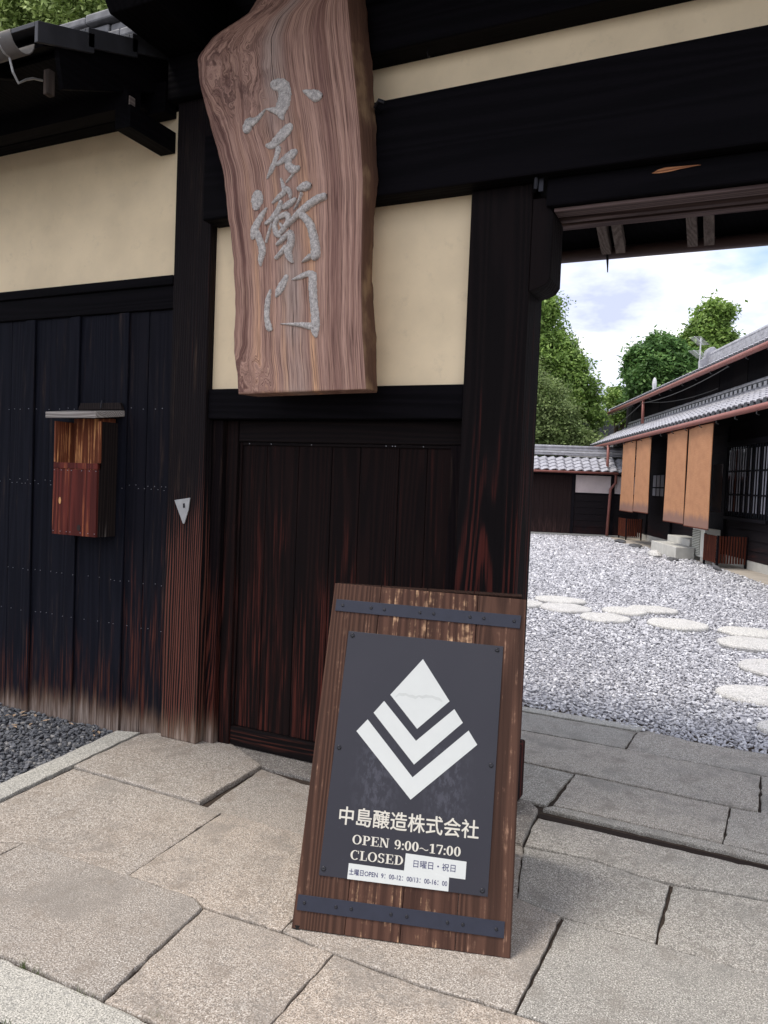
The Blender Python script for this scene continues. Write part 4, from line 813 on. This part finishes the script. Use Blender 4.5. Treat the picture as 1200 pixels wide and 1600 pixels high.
gd = hb('glass_door', 2.42, 3.9, .036, .062, .35, 2.35, m_hdark)
for a, b in ((2.50, 3.12), (3.2, 3.82)): box('pane', a-gd.location.x, b-gd.location.x, .063-gd.location.y, .068-gd.location.y, 1.1-.35, 2.2-.35, m_glass, gd)
w2 = hb('window', 7.0, 8.3, .036, .055, 1.35, 2.05, m_hdark)
for a, b in ((7.1, 7.4), (7.5, 7.8), (7.9, 8.2)):
    for c, d in ((1.4, 1.62), (1.66, 2.0)): box('pane', a-w2.location.x, b-w2.location.x, .056-w2.location.y, .062-w2.location.y, c-1.35, d-1.35, m_shoji, w2)
# lower roof
def hroof(name, s0, s1, n_e, z_e, n_r, slope_, tw=.27, chh=.24, mat=None):
    L_ = (n_e-n_r)*math.hypot(1, slope_); V, F = pant(s1-s0, L_, tw, chh); c_ = 1/math.hypot(1, slope_)
    V = place(V, (s1, n_e, z_e), (-1, 0, 0), (0, -c_, slope_*c_), (0, slope_*c_, c_)); return MB().add(V, F).build(name, mat or m_tile, house, smooth=False, kind='stuff')
hroof('lower_roof_tiles', S0, 13.9, 1.06, 3.10, -.55, .50)
MB().prism([(S0, 1.04, 3.00), (S0, -.55, 3.80), (S0, -.55, 3.85), (S0, 1.04, 3.06)], (22.8, 0, 0)).build('lower_eave_boards', m_hdark, house)
mb = MB(); n_t = int((13.8-S0)/.27)
for i in range(n_t): s = S0+.10+i*.27; mb.prism([(s, 1.03, 3.04), (s+.19, 1.03, 3.04), (s+.15, 1.03, 3.135), (s+.05, 1.03, 3.135)], (0, .045, 0))
mb.build('lower_eave_tile_ends', m_tiled, house, kind='stuff')
mb = MB()
for j in range(2): mb.box(S0, 13.6, -.56+.02*j, -.30-.02*j, 3.80+j*.075, 3.86+j*.075)
mb.build('lower_ridge_courses', m_tiled, house)
mb = MB()
for i in range(int((13.6-S0)/.27)): s = S0+i*.27; mb.box(s+.05, s+.20, -.299, -.285, 3.805, 3.90)
mb.build('ridge_tile_faces', m_tileend, house, kind='stuff')
MB().tube([(S0, -.42, 3.98), (13.6, -.42, 3.98)], .06, 8).build('lower_ridge_roll', m_tile, house, smooth=True)
def gut(name, pts, r, mat=None): return MB().tube(pts, r, 10).build(name, mat or m_gut, house, smooth=True)
gut('lower_gutter', [(S0, 1.09, 2.985), (13.65, 1.09, 2.985)], .055)
gut('upper_gutter', [(S0, .24, 4.40), (14.2, .24, 4.40)], .06)
for i in range(24): gut('gutter_bracket', [(S0+.5+i*.95, 1.10, 2.93), (S0+.5+i*.95, 1.11, 2.88), (S0+.5+i*.95, 1.06, 2.86)], .010, m_wire)
for i in range(22): gut('gutter_bracket', [(S0+.6+i*1.05, .25, 4.34), (S0+.6+i*1.05, .25, 4.29), (S0+.6+i*1.05, .20, 4.28)], .010, m_wire)
gut('downpipe', [(9.2, .22, 4.36), (9.2, .22, 3.62)], .045)
gut('downpipe', [(9.75, 1.1, 2.95), (9.75, 1.1, 2.2), (9.8, .95, 2.1), (9.82, .8, 2.0), (9.82, .8, 1.75), (9.82, .95, 1.55), (9.82, 1.0, .05)], .045)
# upper roof
hroof('upper_roof_tiles', S0, 14.3, .22, 4.50, -3.0, .46)
MB().prism([(S0, .20, 4.42), (S0, -3.0, 5.88), (S0, -3.0, 5.92), (S0, .20, 4.47)], (23.2, 0, 0)).build('upper_eave_boards', m_hdark, house)
MB().prism([(S0, -3.0, 5.90), (S0, -6.2, 4.4), (S0, -6.2, 4.46), (S0, -3.0, 5.98)], (23.2, 0, 0)).build('rear_roof', m_tile, house)
mb = MB()
for i in range(int((14.2-S0)/.27)): s = S0+.08+i*.27; mb.prism([(s, .19, 4.43), (s+.19, .19, 4.43), (s+.16, .19, 4.53), (s+.03, .19, 4.53)], (0, .045, 0))
mb.build('upper_eave_tile_ends', m_tiled, house, kind='stuff')
mb = MB()
for j in range(3): mb.box(S0, 12.9, -3.16+.02*j, -2.84-.02*j, 6.02+j*.13, 6.135+j*.13)
mb.tube([(S0, -3, 6.46), (12.9, -3, 6.46)], .10, 10); mb.build('ridge', m_tile, house)
mb = MB().prism([(12.9, -3.35, 5.95), (12.9, -3.38, 6.25), (12.9, -3.2, 6.38), (12.9, -3.18, 6.62), (12.9, -3.05, 6.74), (12.9, -2.92, 6.72), (12.9, -2.80, 6.62), (12.9, -2.76, 6.38), (12.9, -2.6, 6.25), (12.9, -2.62, 5.95)][::-1], (.3, 0, 0)); mb.build('ridge_end_tile', m_tile, house, bev=.03)
# wires, dish, aerial
wr = MB()
def sag(a, b, s_, n=12): return [tuple(Vector(a).lerp(Vector(b), i/n)-Vector((0, 0, s_*4*(i/n)*(1-i/n)))) for i in range(n+1)]
wr.tube(sag((14, .3, 4.3), (9.4, .2, 4.45), .10), .012, 5); wr.tube(sag((9.3, .1, 4.3), (4.2, -.3, 4.1), .12), .012, 5); wr.tube(sag((9.3, .2, 4.3), (13.2, .9, 3.2), .05), .010, 5)
wr.tube(sag((9.2, .25, 4.25), (2, .25, 4.28), .12), .010, 5); wr.build('cables', m_wire, house)
dish = thing('satellite_dish', 'small pale satellite dish edge-on above the upper eave', 'dish', tuple(hw(10.3, -.35, 4.78)), s_az-.75)
MB().add(*(lambda V, F: (V, F))([(0.05*(1-(r_/3)**2)*0+.12*(r_/3)**2*.3, (.09*(r_/3)*math.cos(a*.3927)*.9), .22+.22*(r_/3)*math.sin(a*.3927)) for r_ in range(4) for a in range(16)], [(r_*16+a, r_*16+(a+1) % 16, (r_+1)*16+(a+1) % 16, (r_+1)*16+a) for r_ in range(3) for a in range(16)])).build('reflector', m_dish, dish, smooth=True).modifiers.new('s', 'SOLIDIFY').thickness = .02
MB().tube([(0, 0, 0), (0, 0, .25)], .025, 8).tube([(0, 0, .08), (.35, .15, .12)], .015, 6).build('mount', m_dish, dish)
an = thing('tv_aerial', 'thin double armed television aerial in front of the dark green tree', 'aerial', tuple(hw(13.0, -2.6, 5.70)), s_az)
MB().tube([(0, 0, 0), (0, 0, 1.35)], .025, 6).build('mast', m_dish, an)
for z in (.75, 1.22):
    mb = MB().tube([(-.9, .5, z), (.6, -.3, z)], .014, 6)
    for t in range(8): x = -.8+t*.19; y = .5-(x+.9)*.533; mb.tube([(x-.10, y-.18, z), (x+.10, y+.18, z)], .006, 5)
    mb.build('antenna_arm', m_dish, an)

# blinds hung from the lower gutter
def blind(s0, s1, z0, z1, lb_, tap=0.0):
    V = []; ns, nz_ = 10, 24
    for y in (0, .012):
        for j in range(nz_+1):
            for i in range(ns+1):
                t, q = i/ns, j/nz_; s = s0+(s1-s0)*t; bow = .03*math.sin(q*2.2)*math.sin(t*3.14+.4)
                V.append((s-(s0+s1)/2+tap*(1-q)*(t-.5), y+bow, (z1-z0)*q))
    a = (ns+1)*(nz_+1); F = []
    for j in range(nz_):
        for i in range(ns):
            b = j*(ns+1)+i; F += [(b, b+1, b+ns+2, b+ns+1)[::-1], (b+a, b+a+1, b+a+ns+2, b+a+ns+1)]
    for j in range(nz_): b = j*(ns+1); F += [(b, b+ns+1, b+ns+1+a, b+a), (b+ns, b+ns+a, b+2*ns+1+a, b+2*ns+1)]
    for i in range(ns): F += [(i, i+a, i+1+a, i+1)]; b = nz_*(ns+1)+i; F += [(b, b+1, b+1+a, b+a)]
    r = thing('reed_blind', lb_, 'blind', tuple(hw((s0+s1)/2, .98, z0)), s_az, 'orange reed blinds hanging under the house eave')
    part('reed_sheet', V, F, m_reed, r, smooth=False); MB().tube([(-(s1-s0)/2-.02, .006, z1-z0), ((s1-s0)/2+.02, .006, z1-z0)], .02, 8).build('top_batten', m_slat, r); MB().tube([(-(s1-s0)/2-tap/2, .006, 0.0), ((s1-s0)/2+tap/2, .006, 0.0)], .014, 8).build('bottom_batten', m_slat, r)
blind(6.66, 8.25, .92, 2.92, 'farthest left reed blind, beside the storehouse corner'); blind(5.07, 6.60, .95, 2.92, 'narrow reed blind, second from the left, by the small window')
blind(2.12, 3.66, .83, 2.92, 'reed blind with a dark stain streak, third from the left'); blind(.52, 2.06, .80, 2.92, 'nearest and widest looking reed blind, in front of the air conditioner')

# concrete apron and things along the wall
ap = MB().prism([(p.x, p.y, -.06) for p in [hw(9.9, 0), hw(S0, 0)]]+[(p.x, p.y, -.06) for p in reversed(edge_w)]+[tuple(hw(9.9, .95, -.06))], (0, 0, .072)); o = ap.build('house_apron', m_apron); o['kind'] = 'structure'
o = tag(MB().prism([(0, 0, 0), (2.05, 0, 0), (2.05, .42, 0), (0, .42, 0)], (0, 0, .27)).build('step_block', m_conc, bev=.01), 'low front concrete step block below the blinds', 'step', 'concrete steps by the house'); o.rotation_euler.z = s_az; o.location = hw(3.62, .76, .012)
o = tag(MB().prism([(0, 0, 0), (1.75, 0, 0), (1.75, .45, 0), (0, .45, 0)], (0, 0, .43)).build('step_block', m_conc, bev=.01), 'higher rear concrete step block against the house', 'step', 'concrete steps by the house'); o.rotation_euler.z = s_az; o.location = hw(3.95, .30, .012)
ac = thing('air_conditioner', 'beige outdoor air conditioner unit beside the slatted screen', 'air conditioner', tuple(hw(2.50, .36, .012)), s_az)
box('casing', -.40, .40, -.18, .16, .09, .72, m_acw, ac, bev=.012)
gr = box('grille', -.14, .36, .161, .172, .13, .68, m_acg, ac)
for i in range(14): box('grille_bar', -.25, .25, .006, .012, .02+i*.038, .034+i*.038, m_acw, gr)
for x in (-.28, .28): box('foot_block', x-.08, x+.08, -.16, .16, 0, .088, m_conc, ac)
def screen(lb_, s, n, w_, d_, h_, ng):
    r = thing('slatted_screen', lb_, 'screen', tuple(hw(s, n, .012)), s_az, 'slatted screens along the house wall')
    for x, y in ((-w_/2, 0), (w_/2, 0), (-w_/2, -d_)): box('post', x-.02, x+.02, y-.02, y+.02, 0, h_, m_hdark, r)
    for i in range(ng):
        x = -w_/2+.04+i*(w_-.08)/(ng-1); box('slat', x-.018, x+.018, .021, .036, .09, h_-.01, m_slat, r)
    nd = max(4, int(d_/.055))
    for i in range(nd): y = -.03-i*(d_-.06)/(nd-1); box('slat', -w_/2-.036, -w_/2-.021, y-.016, y+.016, .09, h_-.01, m_slat, r)
    for z in (.14, h_-.08): box('rail', -w_/2, w_/2, .006, .020, z, z+.04, m_hdark, r)
screen('red brown slatted screen in front of the air conditioner, nearest', 1.36, .62, .78, .56, .66, 13); screen('dark slatted screen by the storehouse corner, farthest', 9.15, .66, .95, .45, .66, 12)
def rock(name, lb_, cat, s, n, a, b, c, mat, g_=None):
    V, F = [], []; n_ = 12; ph = [random.uniform(0, 6) for _ in range(3)]
    for j, (r_, z) in enumerate(((.8, -.02), (1, .3), (.85, .7), (.45, 1))):
        for k in range(n_): t = k*2*math.pi/n_; q = 1+.15*math.sin(2*t+ph[0])+.1*math.sin(3*t+ph[1]); V.append((a*r_*q*math.cos(t), b*r_*q*math.sin(t), c*(z+.08*math.sin(3*t+ph[2]))))
    F = [(j*n_+k, j*n_+(k+1) % n_, (j+1)*n_+(k+1) % n_, (j+1)*n_+k) for j in range(3) for k in range(n_)]+[tuple(range(3*n_, 4*n_))]
    o = tag(part(name, V, F, mat), lb_, cat, g_); o.rotation_euler.z = s_az; o.location = hw(s, n, 0); return o
m_darkst = simple('dark_stone', (.10, .10, .105), .8, .2, .2, 5)
rock('rock', 'pale lumpy rock at the gravel edge below the concrete steps', 'rock', 3.0, 1.32, .32, .13, .14, m_step)
rock('flat_stone', 'dark flat stone right beside the pale rock', 'stone', 2.35, 1.12, .30, .12, .06, m_darkst)
rock('flat_stone', 'grey flat stone at the gravel edge under the left blinds', 'stone', 6.0, 1.0, .5, .16, .07, m_darkst)
rock('flat_stone', 'small dark stone by the farthest slatted screen', 'stone', 7.6, 1.08, .35, .13, .08, m_darkst)
pg = thing('pigeon', 'small dark bird standing at the gravel edge before the near screen', 'bird', tuple(hw(-.02, .97, .02)), s_az+.3)
mbp = MB().tube([(-.17, 0, .045), (-.09, 0, .06), (-.02, 0, .075), (.05, 0, .085), (.085, 0, .115), (.10, 0, .145), (.125, 0, .15), (.145, 0, .145)], [.008, .03, .045, .045, .028, .022, .018, .004], 10); mbp.build('body', m_darkst, pg, smooth=True)
MB().tube([(0, .015, 0), (0, .015, .05)], .004, 5).tube([(0, -.015, 0), (0, -.015, .05)], .004, 5).build('leg', m_slat, pg)

# ================================================================== STOREHOUSE across the end of the yard
store = thing('storehouse', 'low black timber storehouse wall with grey tiled roof closing the yard', 'storehouse', tuple(hw(9.95, 3.0)), s_az)
# local: x away from the camera, y to the left (N-3)
def sp_(name, n0, n1, d0, d1, z0, z1, mat, par=None, bev=0.0): return box(name, d0, d1, n0-3, n1-3, z0, z1, mat, par or store, bev=bev)
sp_('wall', .0, 9, .05, 3, 0, 2.05, m_hdark); sp_('plinth', .0, 9, -.02, .3, 0, .06, m_conc)
sd_ = thing('door', None, None, (0.02, 2.95-3, .06), parent=store)
for i in range(11): box('plank', -.0, .028, -.82+i*.15, -.675+i*.15, .01, 1.88, m_sdoor, sd_)
for i in range(6): sp_('clapboard', .0, 2.05, .005, .045, .08+i*.21, .08+i*.21+.20, m_clap)
for a, b in ((.03, .80), (.92, 2.03)): sp_('plaster_panel', a, b, .025, .048, 1.40, 1.96, m_plastp)
for y in (2.06, .80, 4.75): sp_('pillar', y, y+.09, -.02, .048, .06, 2.02, m_hdark)
sp_('top_beam', 0, 9, -.03, .04, 1.97, 2.06, m_hdark)
L_ = .95; sl_ = .62; c_ = 1/math.hypot(1, sl_); V, F = pant(8.9, L_, .27, .20, amp=.03)
MB().add(place(V, (-.42, -3, 2.10), (0, 1, 0), (c_, 0, sl_*c_), (-sl_*c_, 0, c_)), [f[::-1] for f in F]).build('roof_tiles', m_tile, store, kind='stuff')
MB().prism([(-.40, -3, 2.04), (.45, -3, 2.56), (2.6, -3, 2.0), (2.6, -3, 1.95)], (0, 9, 0)).build('roof_bed', m_tiled, store)
for j in range(3): box('ridge_course', .36+.03*j, .62-.03*j, -3, 6, 2.60+j*.08, 2.665+j*.08, m_tile if j != 1 else m_tileend, store)
MB().tube([(.49, -3, 2.87), (.49, 6, 2.87)], .06, 10).build('ridge_roll', m_tile, store, smooth=True)
MB().tube([(-.46, -2.2, 2.04), (-.46, 6, 2.04)], .035, 8).build('gutter', m_gut, store, smooth=True)

# far house roof behind
fh = thing('far_house', 'distant grey tiled gable roof with ornate ridge end beyond the long house', 'house', (-9.05, 48.5, -1.0), R(114))
box('wall', -4, 4, -2, 4, .9, 5.6, m_plastw, fh)
for k_, (a, b) in enumerate(((-.2, 1.0), (1.1, 2.3))): box('window', a, b, -2.03, -2.005, 3.4, 4.6, m_glass, fh)
V, F = pant(9.4, 3.6, .3, .28); q_ = .55; cq = 1/math.hypot(1, q_)
MB().add(place(V, (4.7, 4.7, 5.46), (-1, 0, 0), (0, -cq, q_*cq), (0, q_*cq, cq)), F).build('roof_tiles', m_tile, fh, kind='stuff')
MB().prism([(-4.7, -2.7, 5.40), (-4.7, 1, 7.42), (-4.7, 4.6, 5.4)], (9.4, 0, 0)).build('roof_bed', m_tiled, fh)
for j in range(4): box('ridge_course', -4.8, 4.8, .72+.04*j, 1.28-.04*j, 7.35+j*.16, 7.48+j*.16, m_tile if j % 2 else m_tileend, fh)
for x in (-4.95, 4.75): MB().prism([(x, .5, 7.2), (x, .45, 7.6), (x, .7, 7.75), (x, .75, 8.15), (x, 1, 8.35), (x, 1.25, 8.15), (x, 1.3, 7.75), (x, 1.55, 7.6), (x, 1.5, 7.2)], (.25, 0, 0)).build('ridge_end_tile', m_tileend, fh, bev=.05)

# ================================================================== TREES
def tree(name, lb_, base, blobs, nleaf, leaf, mat, trunk=.25, droop=0.0, seed=1, cl=.5, per=34, grp='trees beyond the buildings'):
    r_ = np.random.default_rng(seed); root = thing(name, lb_, 'tree', base, 0, grp); B = Vector(base)
    bl = np.array([(x-B.x, y-B.y, z-B.z, q) for x, y, z, q in blobs]); vol = bl[:, 3]**2; nc_ = max(1, nleaf//per); pick = r_.choice(len(bl), nc_, p=vol/vol.sum())
    d = r_.normal(size=(nc_, 3)); d /= np.linalg.norm(d, axis=1)[:, None]; rad = bl[pick, 3]*r_.uniform(.55, 1.08, nc_)**.6
    cc = bl[pick, :3]+d*rad[:, None]
    P = np.repeat(cc, per, 0)+r_.normal(0, cl, (nc_*per, 3))*[1, 1, .75]*np.repeat(r_.uniform(.6, 1.5, (nc_, 1)), per, 0); n = len(P)
    nrm = r_.normal(0, .6, (n, 3))+[0, 0, .75]+np.repeat(d, per, 0)*.5; nrm /= np.linalg.norm(nrm, axis=1)[:, None]
    a = np.cross(nrm, r_.normal(size=(n, 3))); a /= np.linalg.norm(a, axis=1)[:, None]; b = np.cross(nrm, a); s_ = leaf*r_.uniform(.6, 1.3, n)[:, None]
    Q = np.stack([P-a*s_, P+b*s_*.5-nrm*s_*.1, P+a*s_, P-b*s_*.5-nrm*s_*.1], 1).reshape(-1, 3)
    me = bpy.data.meshes.new('crown'); me.vertices.add(4*n); me.vertices.foreach_set('co', Q.astype(np.float32).ravel()); me.loops.add(4*n); me.loops.foreach_set('vertex_index', np.arange(4*n))
    me.polygons.add(n); me.polygons.foreach_set('loop_start', np.arange(n)*4); me.polygons.foreach_set('loop_total', np.full(n, 4)); me.materials.append(mat); me.update(); me.validate()
    link(bpy.data.objects.new('crown', me), root)
    mb = MB(); zt = max(bl[:, 2]); mb.tube([(0, 0, 0), (.1, 0, zt*.3), (0, .1, zt*.65), (0, 0, zt*.9)], [trunk, trunk*.8, trunk*.5, trunk*.15], 10)
    mb.build('trunk', m_bark, root, smooth=True); mb = MB()
    for k_ in range(min(len(bl), 14)):
        x, y, z, q = bl[k_]; h_ = max(zt*.25, z*.55); mb.tube([(0, 0, h_), (x*.5, y*.5, (h_+z)/2+.1), (x, y, z)], [trunk*.45, trunk*.28, trunk*.08], 7)
    mb.build('limbs', m_bark, root, smooth=True); return root
def at(x, y, Y, q): p = ony(x, y, Y); return (p.x, p.y, p.z, q)
tree('broadleaf_tree', 'tall yellow green tree rising just right of the gate post', (-9.2, 31, 0), [at(820, 500, 31, 1.3), at(856, 488, 31, .45), at(842, 468, 31, .4), at(872, 530, 31, .55), at(850, 560, 31, 1.2), at(893, 560, 31, .55), at(885, 590, 31, .8), at(912, 600, 31, .5), at(905, 625, 31, .6), at(860, 610, 31, 1.2), at(790, 560, 31, 2.0), at(905, 655, 31, .7), at(925, 650, 31, .35), at(840, 680, 31, 1.3)], 80000, .085, m_leafg, cl=.20, seed=3, per=110)
tree('pine_tree', 'pale grey green tree with layered sprays above the storehouse roof', (-7.6, 28.5, 0), [at(850, 625, 28.5, .8), at(880, 648, 28.5, .6), at(862, 672, 28.5, .7), at(900, 680, 28.5, .45), at(920, 690, 28.5, .3), at(820, 660, 28.5, 1.2), at(800, 600, 28.5, 1.2)], 45000, .06, m_leafp, cl=.17, seed=4, per=90)
tree('round_tree', 'round dark green tree left of the aerial, behind the long roof', (-4.3, 34, 0), [at(1012, 565, 34, .8), at(1032, 550, 34, .65), at(1000, 585, 34, .6), at(1040, 585, 34, 1.0), at(1062, 565, 34, .55), at(1060, 615, 34, 1.0), at(1010, 605, 34, .7)], 56000, .095, m_leafd, cl=.17, seed=5, per=100)
tree('conical_tree', 'taller pointed green tree right of the round one, behind the aerial', (-1.8, 36, 0), [at(1115, 482, 36, .30), at(1100, 497, 36, .35), at(1130, 492, 36, .3), at(1112, 508, 36, .5), at(1100, 530, 36, .75), at(1122, 535, 36, .55), at(1078, 540, 36, .45), at(1065, 552, 36, .3), at(1095, 565, 36, 1.0), at(1132, 555, 36, .4), at(1150, 545, 36, .18), at(1110, 610, 36, 1.3)], 56000, .10, m_leafg, cl=.18, seed=6, per=100)
tree('small_tree', 'small bright shrub peeping between the far gable and the round tree', (-5.6, 37, 0), [at(962, 622, 37, .45), at(975, 640, 37, .6), at(985, 625, 37, .4)], 7000, .09, m_leafg, cl=.2, seed=8)
tree('overhanging_tree', 'bright sunlit leafy tree above the small roof at the top left', (-12.0, 9.5, 0), [at(10, 20, 9.0, .8), at(60, 35, 9.4, .8), at(110, 20, 9.2, .7), at(150, 10, 9.6, .7), at(190, 20, 9.8, .6), at(-40, 40, 9, .9), at(30, -20, 9.5, .9), at(100, -30, 9.8, .9), at(170, -30, 10, .8), at(60, 80, 9.8, .8), at(130, 70, 10, .7), at(-60, -30, 9.5, 1.2)], 52000, .050, m_leafy, cl=.13, per=45, seed=9, grp=None)

# litter and weeds
mb = MB(); r2 = random.Random(4)
for i in range(26):
    x = r2.uniform(-4.3, -3.25); y = r2.uniform(3.05, 3.30); a = r2.uniform(0, 3.1); l = r2.uniform(.012, .032); q = l*.35; z = -.030+r2.uniform(0, .006)
    ca, sa = math.cos(a), math.sin(a); mb.add([(x-l*ca, y-l*sa, z), (x+q*sa, y-q*ca, z+.003), (x+l*ca, y+l*sa, z+.002), (x-q*sa, y+q*ca, z+.004)], [(0, 1, 2, 3)])
o = mb.build('leaf_litter', simple('dry_leaf', (.40, .29, .20), .8), kind='stuff')
mb = MB()
for (px, py, n_) in ((35, 1506, 26), (60, 1516, 10), (250, 1590, 14), (8, 1598, 22), (130, 1548, 8)):
    c = onz(px, py)
    for i in range(n_):
        x = c.x+r2.gauss(0, .018); y = c.y+r2.gauss(0, .006); h = r2.uniform(.006, .022); a = r2.uniform(0, 6.28); dx, dy = .012*math.cos(a), .012*math.sin(a)
        mb.add([(x-.0012, y, -.012), (x+.0012, y, -.012), (x+dx, y+dy, h)], [(0, 1, 2)])
mb.build('joint_weeds', simple('weed_green', (.08, .11, .035), .8), kind='stuff')
